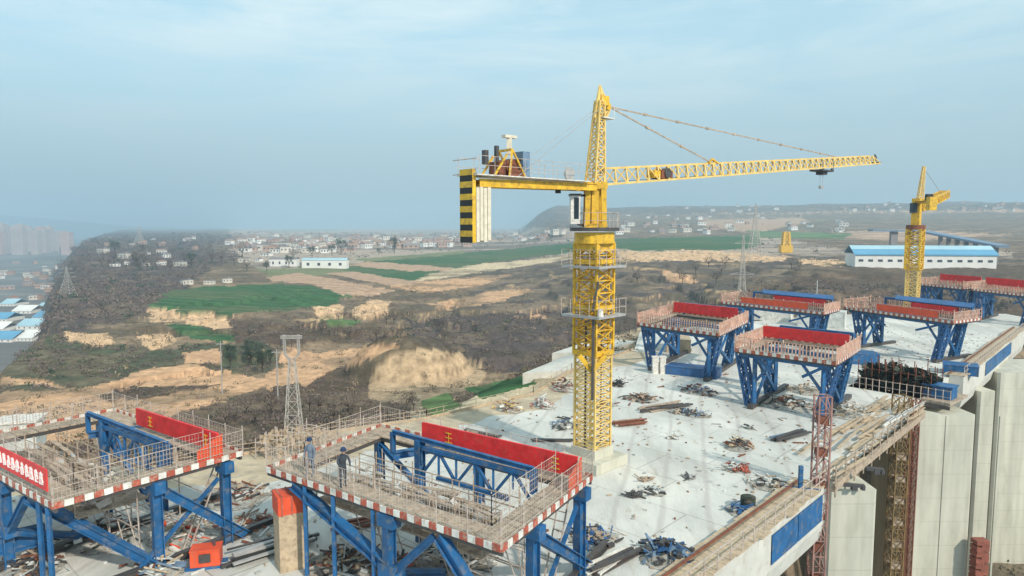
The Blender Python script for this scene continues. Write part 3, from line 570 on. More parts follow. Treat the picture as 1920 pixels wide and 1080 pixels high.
# ------------------------------------------------------------------ tower crane
def zat(px, py, y): return D(px, py, y).z
def tower_crane():
    YD = 45.0; bx = D(1114, 500, YD).x; o = Vector((bx, YD, 0)); r = empty('tower_crane', o, 'tall yellow tower crane with long jib standing on the pale deck', 'tower crane', rz=0)
    def zz(py): return zat(1114, py, YD)
    def Bd(m, name, mats): return m.build(name, mats, r)
    dia = Vector((1, 1, 0)).normalized()
    b = MB(o); b.lattice(o, o+Z*zz(655), 1.70, 1.70, 16, .13, .055, up=dia); Bd(b, 'mast', M['yellow2'])
    b = MB(o); b.box(o+Z*.35, (3.4, 3.4, .7), ax=dia); b.box(o+Z*1.0, (2.0, 2.0, .6), ax=dia); Bd(b, 'base_block', M['concrete'])
    b = MB(o)
    for i in range(14): b.beam(o+Vector((.5, -.3, i*.72)), o+Vector((.5, -.3, i*.72+.66)), .35, .06)
    b.beam(o+Vector((-.55, -.5, .5)), o+Vector((-.55, -.5, zz(600))), .12); Bd(b, 'ladder', M['dark'])
    b = MB(o); z0, z1 = zz(662), zz(455)
    b.lattice(o+Z*z0, o+Z*z1, 1.84, 1.84, 9, .15, .07, up=dia); b.lattice(o+Z*z0, o+Z*z1, 1.4, 1.4, 9, .1, .06, up=dia, x=False)
    for fz in (z0, zz(560), z1-.1): 
        for s1 in (-1, 1):
            pass
    for zc in (z0+.1, zz(575), zz(490)):
        c = o+Z*zc
        for k4 in range(4):
            a = R(45*0+90*k4); 
            p = [Vector((math.cos(t_), math.sin(t_), 0))*1.34 for t_ in (R(90*k4), R(90*k4+90))]
            b.beam(c+p[0], c+p[1], .12, .3)
    Bd(b, 'climbing_frame', M['yellow'])
    b = MB(o)   # yoke hanging below the climbing frame
    for s1 in (-1, 1): b.beam(o+Vector((-.2+s1*.85, -1.1, zz(660))), o+Vector((-.2, -1.1, zz(690))), .3, .3)
    Bd(b, 'yoke', M['yellow'])
    b = MB(o); b.beam(o+Vector((-.25, -1.45, zz(580))), o+Vector((.1, -1.45, zz(525))), .13, .13); b.beam(o+Vector((-.2, -1.45, zz(590))), o+Vector((-.2, -1.45, zz(740))), .16, .16); Bd(b, 'jack_ram', M['dark'])
    b = MB(o); b.tube(o+Z*zz(456), o+Z*zz(436), 1.32, n=20); b.box(o+Z*((zz(470)+zz(452))/2), (1.9, 1.9, zz(452)-zz(470)), ax=dia); Bd(b, 'slewing_ring', M['yellow'])
    def platform(py, rad, name='platform', mt='steel', th=.14):
        z = zz(py); b = MB(o); n = 4
        pts = [Vector((math.cos(R(90*i+2)), math.sin(R(90*i+2)), 0)) for i in range(4)]
        inner = 1.36
        for i in range(4):
            a0, a1 = pts[i], pts[(i+1) % 4]
            b.hexa([o+a0*inner+Z*(z-th), o+a0*rad+Z*(z-th), o+a1*rad+Z*(z-th), o+a1*inner+Z*(z-th), o+a0*inner+Z*z, o+a0*rad+Z*z, o+a1*rad+Z*z, o+a1*inner+Z*z])
        f = Bd(b, name, M[mt]); b = MB(o)
        for i in range(4):
            a0, a1 = pts[i]*rad, pts[(i+1) % 4]*rad
            for t_ in (0, .25, .5, .75): q = o+a0.lerp(a1, t_); b.beam(q+Z*z, q+Z*(z+1.05), .035)
            for hh in (.5, 1.05): b.beam(o+a0+Z*(z+hh), o+a1+Z*(z+hh), .028)
        rl = b.build('guard_rail', M['mesh'], f)
    platform(497, 2.15); platform(588, 2.15)
    z = zz(428); b = MB(o); b.tube(o+Z*(z-.18), o+Z*(z+.05), 1.62, n=20); f = Bd(b, 'slewing_platform', M['dark'])
    b = MB(o)
    for i in range(12): a = Vector((math.cos(R(30*i)), math.sin(R(30*i)), 0))*1.58; a2 = Vector((math.cos(R(30*i+30)), math.sin(R(30*i+30)), 0))*1.58; b.beam(o+a+Z*z, o+a+Z*(z+1.0), .035); b.beam(o+a+Z*(z+1), o+a2+Z*(z+1), .03); b.beam(o+a+Z*(z+.5), o+a2+Z*(z+.5), .03)
    b.build('guard_rail', M['mesh'], f)
    # slewing tower section
    b = MB(o); z0, z1 = zz(428), zz(350)
    for sx in (-1, 1):
        for sy in (-1, 1): b.beam(o+Vector((sx*.55, sy*.45, z0)), o+Vector((sx*.5, sy*.45, z1)), .34, .34)
    b.box(o+Vector((0, 0, (z0+z1)/2)), (.5, .9, (z1-z0)*.95)); b.box(o+Z*(z1+.05), (1.5, 1.2, .45)); b.box(o+Z*(z0+.15), (1.5, 1.2, .3)); Bd(b, 'slewing_column', M['yellow'])
    # cab
    c = o+Vector((-1.35, -.55, (zz(368)+zz(420))/2)); b = MB(o); h = zz(368)-zz(420)
    b.box(c, (.62, 1.1, h)); b.box(c+Z*(h/2+.06), (.75, 1.25, .12), m=1); cb = Bd(b, 'operator_cab', [M['white'], M['dark']])
    b = MB(o); b.box(c+Vector((.05, -.56, .1)), (.3, .03, h*.75)); b.box(c+Vector((.325, 0, .1)), (.03, .85, h*.7)); b.build('cab_window', M['glass'], cb)
    b = MB(o); b.beam(c+Vector((.2, 0, -h/2)), o+Vector((-.4, -.1, zz(425))), .15); b.beam(c+Vector((.2, 0, h/2)), o+Vector((-.3, 0, zz(365))), .15); Bd(b, 'cab_bracket', M['dark'])
    # jib
    root = D(1122, 347, YD); tipd = 74.0; tip = D(1640, 307, tipd)
    hd = Vector((tip.x-root.x, tip.y-root.y, 0)).normalized(); jd = (tip-root).normalized(); sd = Vector((hd.y, -hd.x, 0)); L = (tip-root).length
    b = MB(o); jh, jw = 1.05, 1.1
    up = sd.cross(jd).normalized(); 
    if up.z < 0: up = -up
    nb = 38
    def J(t_, s_, u_): return root+jd*(L*t_)+sd*(s_*jw/2)+up*(u_*jh)
    for s_ in (-1, 1): b.beam(J(0, s_, 0), J(1, s_, 0), .13, .13)
    b.beam(J(0.0, 0, 1), J(.97, 0, 1*.8), .14, .14)
    for i in range(nb):
        t0, t1 = i/nb, (i+1)/nb; hh = 1-.2*t0; tm = (t0+t1)/2
        for s_ in (-1, 1):
            b.beam(J(t0, s_, 0), J(tm, 0, hh), .085); b.beam(J(t1, s_, 0), J(tm, 0, hh), .085)
        b.beam(J(t0, -1, 0), J(t0, 1, 0), .06); b.beam(J(t0, -1, 0), J(t1, 1, 0), .05)
    Bd(b, 'jib', M['yellow2'])
    b = MB(o); q = J(1, 0, 0); b.box(q+Z*.1, (.7, 1.0, .12), ax=hd); b.tube(q+Z*.55-sd*.1, q+Z*.55+sd*.1, .3, n=12); b.beam(q, q+Z*1.0, .12); b.beam(q+hd*-.1, q+hd*.8, .1); Bd(b, 'jib_tip', M['dark'])
    q = J(.155, 0, .35); b = MB(o); b.box(q, (1.3, .9, .6), ax=hd); b.tube(q-sd*.55+Z*.1, q+sd*.55+Z*.1, .36, n=14, m=1); b.box(q+hd*-1.0, (.7, .7, .5), ax=hd, m=2); Bd(b, 'trolley_winch', [M['rust'], M['dark'], M['yellow']])
    q = J(.72, 0, -.28); b = MB(o); b.box(q, (2.3, 1.3, .14), ax=hd); 
    for hx in (-1, 1):
        for s_ in (-1, 1): b.tube(q+hd*hx*.9+sd*s_*.6+Z*.12, q+hd*hx*.9+sd*s_*.48+Z*.12, .14, n=8); b.beam(q+hd*hx*1.1+sd*s_*.6, q+hd*hx*1.1+sd*s_*.6+Z*.9, .05)
    b.box(q-Z*.22, (.9, .7, .3), ax=hd); tr = Bd(b, 'trolley', M['dark'])
    b = MB(o)
    for hx in (-.35, .35): b.beam(q+hd*hx, q+hd*hx*.6-Z*1.5, .03)
    b.box(q-Z*1.55, (.6, .2, .28), ax=hd); b.build('hook_block', M['steel'], tr)
    b = MB(o); b.beam(J(.02, 0, .15), J(.72, 0, -.05), .035); Bd(b, 'hoist_rope', M['dark'])
    # head tower
    apex = D(1127, 160, YD)+Vector((0, 0, 0)); hb0 = o+Z*zz(345)
    ap = Vector((o.x+.25, o.y, apex.z-.5)); b = MB(o); b.lattice(hb0, ap-Z*.5, .85, .95, 9, .12, .06, up=hd, w2=.42, h2=.42)
    for s_ in (-1, 1): b.beam(ap-Z*.6+sd*.25*s_, Vector((ap.x, ap.y, apex.z)), .12)
    b.beam(ap-Z*1.6-hd*.5, Vector((ap.x, ap.y, apex.z)), .12); b.beam(ap-Z*.9+hd*.95, Vector((ap.x, ap.y, apex.z-.1)), .13); b.beam(ap-Z*1.6, ap-Z*.9+hd*.95, .1); b.beam(ap-Z*.1, ap-Z*.9+hd*.95, .12)
    b.beam(ap-Z*1.9-hd*.3, Vector((ap.x, ap.y, apex.z)), .16); b.beam(ap-Z*.2+hd*.1, ap-Z*.95+hd*.95, .2, .28); b.beam(ap-Z*1.9+hd*.3, ap-Z*1.0+hd*.95, .14)
    Bd(b, 'tower_head', M['yellow'] if 0 else M['yellow2'])
    b = MB(o); b.tube(ap-Z*.75+hd*.75-sd*.12, ap-Z*.75+hd*.75+sd*.12, .24, n=14); b.box(ap-Z*.45+hd*.3, (.7, .5, .6), ax=hd); Bd(b, 'head_sheave', M['yellow'])
    b = MB(o); b.box(ap-Z*1.55+hd*.5, (1.1, .8, .07), ax=hd); 
    for s_ in (-1, 1): b.beam(ap-Z*1.55+hd*1.0+sd*.38*s_, ap-Z*.75+hd*1.0+sd*.38*s_, .03)
    Bd(b, 'head_platform', M['white'])
    a2 = ap-Z*.75+hd*.9
    for t_, k_ in ((.30, .96), (.80, .85)):
        q = J(t_, 0, k_); b = MB(o); b.beam(a2, q, .055, .09); seg = int((q-a2).length/3.5)
        for i in range(1, seg): c = a2.lerp(q, i/seg); dq = (q-a2).normalized(); b.beam(c-dq*.16, c+dq*.16, .12, .16)
        Bd(b, 'tie_bar', M['timber'])
    q = J(.30, 0, .95); b = MB(o)
    for s_ in (-1, 1): b.beam(J(.285, s_*.3, .9), q+Z*.35, .1); b.beam(J(.315, s_*.3, .9), q+Z*.35, .1)
    Bd(b, 'tie_lug', M['yellow'])
    # counter jib
    cr = o-hd*.4+Z*zz(352); cd = -hd; CL = 9.6; b = MB(o)
    for s_ in (-1, 1): b.ibeam(cr+sd*.5*s_, cr+cd*CL+sd*.5*s_-Z*.12, .18, .45)
    for i in range(9): c = cr+cd*(CL*i/8.5); b.beam(c-sd*.5, c+sd*.5, .12, .2)
    Bd(b, 'counter_jib', M['yellow'])
    b = MB(o); c0 = cr+Z*.27; b.hexa([c0-sd*.95+cd*1, c0+sd*.95+cd*1, c0+sd*.95+cd*(CL+.5), c0-sd*.95+cd*(CL+.5), c0-sd*.95+cd*1+Z*.06, c0+sd*.95+cd*1+Z*.06, c0+sd*.95+cd*(CL+.5)+Z*.06, c0-sd*.95+cd*(CL+.5)+Z*.06]); Bd(b, 'walkway', M['white'])
    b = MB(o)
    for s_ in (-1, 1):
        for i in range(9): q = c0+sd*.95*s_+cd*(1+(CL-.6)*i/8); b.beam(q, q+Z*1.05, .03)
        for hh in (.55, 1.05): b.beam(c0+sd*.95*s_+cd*1+Z*hh, c0+sd*.95*s_+cd*(CL+.4)+Z*hh, .026)
    q = c0+cd*(CL+.5); b.beam(q-sd*1.3+Z*.1, q+sd*.9+Z*.1, .05); b.beam(q-sd*1.3+Z*.9, q+sd*.9+Z*.9, .04)
    Bd(b, 'guard_rail', M['mesh'])
    b = MB(o)
    for s_ in (-.7, .7): b.beam(ap-Z*.9+sd*s_*.3, c0+cd*6.9+sd*s_+Z*.1, .03)
    Bd(b, 'counter_tie', M['steel'])
    # ballast blocks
    endc = cr+cd*(CL+.1); ztop = zat(880, 318, endc.y); zbot = zat(880, 455, endc.y); hgt = ztop-zbot
    for i in range(5):
        cc_ = Vector((endc.x, endc.y, (ztop+zbot)/2))-cd*(i*.27)+cd*.35; b = MB(o)
        hh = hgt if i in (0,) else hgt*.74; zo = 0 if i == 0 else -hgt*.13+(.05 if i % 2 else .13)
        b.box(cc_+Z*zo, (.23, 1.15, hh), ax=hd)
        if i == 0:
            n = 12
            for k_ in range(n):
                z0 = cc_.z-hh/2+hh*k_/n
                f0 = cc_+cd*.125; b.box(Vector((f0.x, f0.y, z0+hh/n/2)), (.02, 1.1 if k_ % 2 == 0 else 1.14, hh/n*(1 if k_ % 2 == 0 else .98)), ax=hd, m=1 if k_ % 2 == 0 else 0)
        Bd(b, 'ballast_block', [M['yellow'] if i == 0 else M['cream'], M['black']])
    # winch machinery
    q = c0+cd*7.2+Z*.08; b = MB(o); b.tube(q-sd*.5+Z*.55, q+sd*.5+Z*.55, .45, n=16); b.box(q+cd*.7+Z*.4, (.5, .9, .8), ax=hd); b.box(q-cd*.3+Z*.2, (1.0, 1.2, .35), ax=hd)
    Bd(b, 'hoist_winch', M['rust'])
    b = MB(o)
    for s_ in (-.6, .6): b.beam(q+sd*s_+cd*.3, q+sd*s_+cd*.1+Z*1.5, .13); b.beam(q+sd*s_-cd*.9, q+sd*s_+cd*.1+Z*1.5, .1); b.beam(q+sd*s_+cd*1.4, q+sd*s_+cd*.5+Z*1.2, .1)
    b.beam(q-sd*.6+cd*.1+Z*1.5, q+sd*.6+cd*.1+Z*1.5, .13)
    b.box(q+cd*1.6+Z*1.0, (.25, .3, .8), ax=hd, m=1); b.box(q+cd*1.1+sd*.4+Z*1.2, (.2, .2, .9), ax=hd, m=1); Bd(b, 'winch_frame', [M['yellow'], M['dark']])
    q2 = c0+cd*6.0; b = MB(o); b.box(q2+Z*.8, (.55, .75, 1.55), ax=hd); b.box(q2+Z*.55-sd*.0, (.57, .5, .25), ax=hd, m=1); b.box(q2+Z*1.1, (.57, .5, .2), ax=hd, m=1); Bd(b, 'control_cabinet', [M['greyblue'], M['dark']])
    b = MB(o); q3 = q-cd*.2; b.beam(q3+Z*1.3, q3+Z*2.3, .3); b.box(q3+Z*2.3, (.9, .35, .16), ax=hd); Bd(b, 'rope_guide', M['cream'])
    b = MB(o); q = c0+cd*2.0; b.tube(q+Z*.5-sd*.08, q+Z*.5+sd*.08, .42, n=14); Bd(b, 'cable_reel', M['steel'])
    b = MB(o); q = cr+cd*3.0-Z*.36; b.box(q, (.25, .25, .22), ax=hd); Bd(b, 'lamp_box', M['black'])
    # white tank on platform
    b = MB(o); c = o+Vector((.25, -1.55, zz(588))); b.tube(c, c+Z*.5, .2, .17, n=12); Bd(b, 'water_drum', M['white'])
    return r
tower_crane()
# ---- second crane
def small_crane():
    YD = 119.0; o = Vector((D(1713, 500, YD).x, YD, 0)); r = empty('tower_crane', o, 'smaller yellow tower crane far behind with foreshortened jib', 'tower crane')
    def zz(py): return zat(1713, py, YD)
    dia = Vector((1, 1, 0)).normalized()
    b = MB(o); b.lattice(o, o+Z*zz(495), 1.8, 1.8, 9, .2, .09, up=dia); b.build('mast', M['yellow2'], r)
    b = MB(o); b.lattice(o+Z*zz(505), o+Z*zz(430), 2.2, 2.2, 5, .3, .16, up=dia); b.build('climbing_frame', M['yellow'], r)
    b = MB(o); b.tube(o+Z*zz(430), o+Z*zz(422), 1.5, n=16); b.build('slewing_platform', M['rust'], r)
    b = MB(o); b.box(o+Z*((zz(422)+zz(372))/2), (1.3, 1.3, zz(372)-zz(422)), ax=dia); b.box(o+Vector((-.9, -.6, zz(390))), (.8, .9, 1.7), m=1); b.build('slewing_column', [M['yellow'], M['glass']], r)
    b = MB(o); b.lattice(o+Vector((.5, 0, zz(372))), o+Vector((.9, 0, zz(312))), .75, .75, 7, .12, .06, up=(0, 1, 0), w2=.3, h2=.3); b.build('tower_head', M['yellow2'], r)
    j0 = o+Vector((.6, .5, zz(388))); j1 = D(1772, 364, 134); b = MB(o); b.lattice(j0, j1, 1.5, 1.3, 10, .22, .12); b.build('jib', M['yellow'], r)
    b = MB(o); b.beam(o+Vector((.9, 0, zz(316))), j0.lerp(j1, .9), .06); b.build('tie_bar', M['steel'], r)
    b = MB(o); b.ibeam(o+Z*zz(380), o+Vector((-1.0, -6, zz(380)-o.z)), .8, .5); b.build('counter_jib', M['yellow'], r)
    b = MB(o); b.box(o+Vector((-1.0, -5.8, zz(384))), (1.2, 1.0, 2.2), m=0); b.box(o+Vector((-1.0, -5.0, zz(372))), (.9, .8, 1.0), m=1); b.build('ballast_block', [M['yellow'], M['black']], r)
small_crane()
# ------------------------------------------------------------------ form travellers
def traveller(Lc, Fc, Rc, zp, label, near=False, vaz=None, banner=(.0, .75), inner=True, thin=(), legs=None, blen=8.5, group='blue form travellers on the deck', bh=.95, canopy=False, front=None, lb=.35):
    Fp = P(*Fc, zp); Lp = P(*Lc, zp) if not isinstance(Lc, Vector) else Lc
    if isinstance(Rc, tuple): Rp = P(*Rc, zp)
    else: a = R(vaz); Rp = Fp+Vector((math.sin(a), math.cos(a), 0))*blen
    U, V = Lp-Fp, Rp-Fp; lu, lv = U.length, V.length; u, v = U.normalized(), V.normalized(); o = Vector((Fp.x, Fp.y, 0))
    r = empty('form_traveller', o, label, 'form traveller', group)
    def W(a, b, z): return Vector((Fp.x, Fp.y, 0))+u*a+v*b+Z*z
    wk = 1.3 if near else 1.1
    # ring shaped timber walkway
    for (a0, a1, b0, b1) in ((0, lu, 0, wk), (0, lu, lv-wk, lv), (0, wk, wk+.01, lv-wk-.01), (lu-wk, lu, wk+.01, lv-wk-.01)):
        b = MB(o); along_u = (a1-a0) > (b1-b0); n = max(6, int(max(a1-a0, b1-b0)/.5))
        for i in range(n):
            e = random.uniform(0, .03)
            if along_u: x0, x1, y0, y1 = a0+(a1-a0)*i/n, a0+(a1-a0)*(i+.93)/n, b0, b1
            else: x0, x1, y0, y1 = a0, a1, b0+(b1-b0)*i/n, b0+(b1-b0)*(i+.93)/n
            b.hexa([W(x0, y0, zp-.08), W(x1, y0, zp-.08), W(x1, y1, zp-.08), W(x0, y1, zp-.08), W(x0, y0, zp-.02+e), W(x1, y0, zp-.02+e), W(x1, y1, zp-.02+e), W(x0, y1, zp-.02+e)])
        wkb = b.build('walkway', M['timber'], r)
        b = MB(o)
        if along_u:
            for yy in (b0+.1, b1-.1): b.beam(W(a0, yy, zp-.2), W(a1, yy, zp-.2), .12, .2)
        else:
            for xx in (a0+.1, a1-.1): b.beam(W(xx, b0, zp-.2), W(xx, b1, zp-.2), .12, .2)
        b.build('joist', M['dark'], wkb)
    # striped toe boards
    sh = .27 if near else .3
    sides = ((W(0, -.03, zp), W(lu, -.03, zp)), (W(-.03, 0, zp), W(-.03, lv, zp)), (W(lu+.03, 0, zp), W(lu+.03, lv, zp)), (W(0, lv+.03, zp), W(lu, lv+.03, zp)))
    for p, q in sides:
        b = MB(o); L = (q-p).length; n = int(L/.38)
        for i in range(n):
            x0, x1 = p.lerp(q, i/n)+Z*random.uniform(-.015, .015), p.lerp(q, (i+random.uniform(.9, 1))/n); b.beam(x0+Z*.02, x1+Z*.02, .05, sh, m=i % 2)
        b.build('toe_board', [M['redstripe'], M['white']], r)
    # mesh guard rails
    rails = list(sides)
    if near: rails += [(W(wk, wk, zp), W(lu-wk, wk, zp)), (W(wk, wk, zp), W(wk, lv-wk, zp)), (W(lu-wk, wk, zp), W(lu-wk, lv-wk, zp))]
    for ri, (p, q) in enumerate(rails):
        b = MB(o); L = (q-p).length; n = max(4, int(L/(1.5 if near else 1.4))); d = (q-p).normalized()
        for i in range(n+1): x = p.lerp(q, i/n); hh = 1.25+random.uniform(-.05, .25); b.beam(x, x+Z*hh, .035 if near else .07)
        for hh in (.3, .75, 1.2): b.beam(p+Z*hh, q+Z*hh, .02 if near else .05)
        st = .16 if near else .3; m_ = int(L/st)
        for i in range(m_): x = p+d*(i*st+random.uniform(-.02, .02)); b.beam(x+Z*.2, x+Z*1.15, .011 if near else .09)
        if near:
            for hh in (.55, .95): b.beam(p+Z*hh, q+Z*hh, .008)
        b.build('guard_rail', M['mesh'] if near else M['pinkmesh'], r)
    # red banner on the back rail
    b0_, b1_ = banner; b = MB(o); p, q = W(lu*b0_, lv-1.1, zp+.28), W(lu*b1_, lv-1.1, zp+.28)
    p2, q2 = W(lu*b0_, lv-.98, zp+.28), W(lu*b1_, lv-.98, zp+.28); b.hexa([p, q, q2, p2, p+Z*bh, q+Z*bh, q2+Z*bh, p2+Z*bh]); bn = b.build('red_banner', M['red'], r)
    if near:
        for t_ in (.12, .80):
            b = MB(o)
            c = p.lerp(q, t_)-v*.03; e_ = u*.22; b.beam(c+Z*.16, c+Z*.72, .05, .02)
            for zz_ in (.2, .44, .68): b.beam(c-e_*(1.1-zz_*.4)+Z*zz_, c+e_*(1.1-zz_*.4)+Z*zz_, .02, .05)
            b.build('gold_mark', M['gold'], bn)
        b = MB(o); c = W(.05, lv-1.6, zp+.75); b.hexa([W(.12, lv-2.3, zp+.1), W(.12, lv-1.0, zp+.1), W(.07, lv-1.0, zp+.1), W(.07, lv-2.3, zp+.1), W(.12, lv-2.3, zp+.7), W(.12, lv-1.0, zp+1.25), W(.07, lv-1.0, zp+1.25), W(.07, lv-2.3, zp+.7)])
        b.build('side_panel', M['orangered'], r)
    th = .42 if near else .42
    # main frames: two vertical truss planes along v, and a truss along u at the back
    def leg(a, b_, z1=zp-.25, z0=0, w_=th, nm='leg'):
        b = MB(o); b.ibeam(W(a, b_, z0), W(a, b_, z1), w_, w_, 0) if near else b.beam(W(a, b_, z0), W(a, b_, z1), w_)
        b.build(nm, M['blue'], r)
    def brace(p, q, w_=.3, nm='brace'):
        b = MB(o); b.ibeam(p, q, w_, w_) if near else b.beam(p, q, w_); b.build(nm, M['blue'], r)
    if near:
        for (a, b_) in ((lu*.42, .15), (.25, lv*lb), (.25, lv*.90), (lu*.42, lv*.86), (lu*.93, lv*.86)): leg(a, b_)
        brace(W(lu*.87, .15, zp-.35), W(lu*.40, .15, zp*.42), .42); brace(W(lu*.22, .15, zp-.4), W(-.4, .15, .6) if lb < .4 else W(.2, lv*.48, .3), .42); brace(W(lu*.40, .15, zp*.42), W(lu*.24, .15, zp-.5), .3)
        brace(W(lu*.40, .15, zp*.42), W(lu*.40, lv*.45, .3), .3)
        brace(W(.25, lv*(lb+.05), zp-.9), W(.25, lv*1.02, .1), .45); brace(W(.25, lv*.86, zp-1), W(.25, lv*.4, .4), .16)
        brace(W(lu*.93, lv*.86, zp-.5), W(lu*.5, lv*.86, .4), .25)
        for a in (lu*.42, .25):
            b = MB(o); b.ibeam(W(a, -.8, .25), W(a, lv+2.5, .25), .3, .4); b.build('track_beam', M['dark'], r)
        for a in thin:
            b = MB(o); b.beam(W(a*lu, .05, 0), W(a*lu, .05, zp-.2), .16); b.build('prop', M['blue'], r)
        b = MB(o); rq = random.Random(77)
        for i in range(12):
            a_ = lu*(.08+.8*i/11); y_ = lv*(.45+.35*(i % 3)/2); b.beam(W(a_, y_, 0), W(a_+rq.uniform(-.1, .1), y_, zp-.3-rq.random()*1.2), .05)
        for hh in (.8, 1.8, 2.8):
            for j in range(3): y_ = lv*(.45+.175*j); b.beam(W(lu*.06, y_, hh), W(lu*.9, y_, hh+.1), .045)
            b.beam(W(lu*.3, lv*.4, hh), W(lu*.3, lv*.85, hh), .045)
        for i in range(8): a_ = lu*(.08+.1*i); b.beam(W(a_, lv*.45, rq.choice((.2, 1.2))), W(a_+lu*.09, lv*.45, 2.8), .04)
        b.build('tube_scaffold', M['mesh'], r)
        b = MB(o)
        for s_ in (0, .5): b.beam(W(lu*.06+s_, lv*.7, 0), W(lu*.06+s_, lv*.95, zp), .06)
        for i in range(12): t_ = i/12; b.beam(W(lu*.06, lv*(.7+.25*t_), zp*t_), W(lu*.06+.5, lv*(.7+.25*t_), zp*t_), .04)
        b.build('ladder', M['mesh'], r)
        # gusset plates at the joints
        for (a_, y_, z_) in ((lu*.42, .15, zp*.42), (lu*.42, .15, zp-.45), (.25, lv*lb, zp-.5), (.25, lv*.90, zp-.5)):
            b = MB(o); c = W(a_, y_, z_); b.box(c-v*.0, (.9, .5, .55), ax=tuple(u)); b.build('gusset', M['blue'], r)
        # upper portal and rear truss
        zt = zp+1.05; y0 = lv*.66; y1 = lv*.98
        brace(W(lu*.745, y0, zp-.1), W(lu*.745, y0, zt), .22, 'portal_post'); brace(W(lu*.745, y0, zt), W(lu*.12, y0, zt-.15), .2, 'portal_beam'); brace(W(lu*.745, y0, zp-.2), W(lu*.62, lv*.99, zp-.15), .36, 'cross_beam')
        brace(W(lu*.12, y0, zt-.15), W(lu*.12, y0, zp-.2), .26, 'portal_post')
        b = MB(o); p0, p1 = W(lu*.60, y0, 0), W(lu*.12, y0, 0); n = 6; zb0, zb1 = zp-.75, zt-.45
        b.beam(p0+Z*zb1, p1+Z*zb1, .2); b.beam(p0.lerp(p1, .15)+Z*zb0, p0.lerp(p1, .8)+Z*zb0, .2)
        for i in range(n+1):
            c = p0.lerp(p1, i/n); b.beam(c+Z*zb1, c+Z*(zb0 if 1 <= i <= 4 else zb0+.5), .11)
            if i < n: c2 = p0.lerp(p1, (i+1)/n); b.beam(c+Z*(zb1 if i % 2 else zb0), c2+Z*(zb0 if i % 2 else zb1), .12)
        b.build('rear_truss', M['blue'], r)
        brace(W(lu*.61, y0, .2), W(lu*.61, y0, zt-.1), .4, 'leg')
        # hanging timber platform in the open middle, partly boarded
        b = MB(o)
        for i in range(15):
            a = wk+.3+random.random()*(lu-2*wk-2.5); bb = wk+.1+random.random()*(lv*.5-wk); L = random.uniform(1.5, 3.5)
            b.beam(W(a, bb, zp-.9+random.random()*.5), W(a+L, bb+random.uniform(-.3, .3), zp-.9+random.random()*.4), .22, .05)
        b.build('loose_boards', M['timber'], r)
        rq = random.Random(int(lu*10)+len(label)); b = MB(o); zh = zp-1.5; A0, A1, B0, B1 = wk+.6, lu-wk-.6, wk+.2, lv*.55
        b.hexa([W(A0, B0, zh-.1), W(A1, B0, zh-.1), W(A1, B1, zh-.1), W(A0, B1, zh-.1), W(A0, B0, zh), W(A1, B0, zh), W(A1, B1, zh), W(A0, B1, zh)])
        for i in range(9):
            for j in range(3): x_ = A0+(A1-A0)*i/8; y_ = B0+(B1-B0)*j/2; b.beam(W(x_, y_, zh), W(x_, y_, zh+rq.uniform(1.3, 1.9)), .05)
        for j in range(3): y_ = B0+(B1-B0)*j/2; b.beam(W(A0, y_, zh+.9), W(A1, y_, zh+.9), .04); b.beam(W(A0, y_, zh+1.35), W(A1, y_, zh+1.35), .04)
        b.build('hanging_scaffold', M['timber'], r); b = MB(o)
        for i in range(150):
            x_ = rq.uniform(A0, A1); y_ = rq.uniform(B0, B1); c = W(x_, y_, zh+.1+rq.random()*.7); a = Vector((rq.uniform(-1, 1), rq.uniform(-1, 1), rq.uniform(-.7, .7))).normalized()*rq.uniform(.1, .4); bb = a.cross(Vector((rq.random(), rq.random(), 1))).normalized()*rq.uniform(.08, .25); b.quad([c-a-bb, c+a-bb, c+a+bb, c-a+bb], m=rq.randrange(3))
        b.build('loose_netting', [M['tarp'], M['plywood'], M['mesh']], r)
    else:
        for (a, b_) in ((lu*.12, .5), (lu*.12, lv*.75), (lu*.80, .5), (lu*.80, lv*.75)):
            leg(a, b_, w_=.32)
        for a in (lu*.12, lu*.80):
            b = MB(o)
            b.lattice(W(a+.35, lv*.1, 0), W(a+.35+(-1.1 if a < lu*.4 else 1.1), lv*.1, zp-.3), .7, .7, 3, .16, .12, up=tuple(u)); b.build('leg_lattice', M['blue2'], r); b = MB(o); b.lattice(W(a+.35, lv*.72, 0), W(a+.35+(-.9 if a < lu*.4 else .9), lv*.72, zp-.3), .7, .7, 3, .16, .12, up=tuple(u)); b.build('leg_lattice', M['blue'], r)
            brace(W(a, .5, zp-.3), W(a, lv*.75, .3), .3); brace(W(a, lv*.75, zp-.3), W(a, .5, .3), .22)
            brace(W(a, .5, zp*.45), W(a+(1.9 if a < lu*.4 else -1.9), .5, zp-.4), .2); b = MB(o); b.beam(W(a, -.5, .2), W(a, lv+1.5, .2), .5, .35); b.build('track_beam', M['dark'], r)
        for bb in (.4, lv*.6):
            brace(W(lu*.05, bb, zp-.4), W(lu*.95, bb, zp-.4), .35, 'cross_beam')
        brace(W(lu*.12, .5, zp-.5), W(lu*.32, .5, zp-1.6), .25); brace(W(lu*.80, .5, zp-.5), W(lu*.6, .5, zp-1.6), .25)
        b = MB(o)
        if canopy:
            b = MB(o); b.hexa([W(lu*.05, lv*.8, zp+1.3), W(lu*.7, lv*.8, zp+1.3), W(lu*.75, lv*1.0, zp+1.7), W(lu*.05, lv*1.0, zp+1.7), W(lu*.05, lv*.8, zp+1.4), W(lu*.7, lv*.8, zp+1.4), W(lu*.75, lv*1.0, zp+1.8), W(lu*.05, lv*1.0, zp+1.8)]); b.build('canopy', M['blue2'], r)
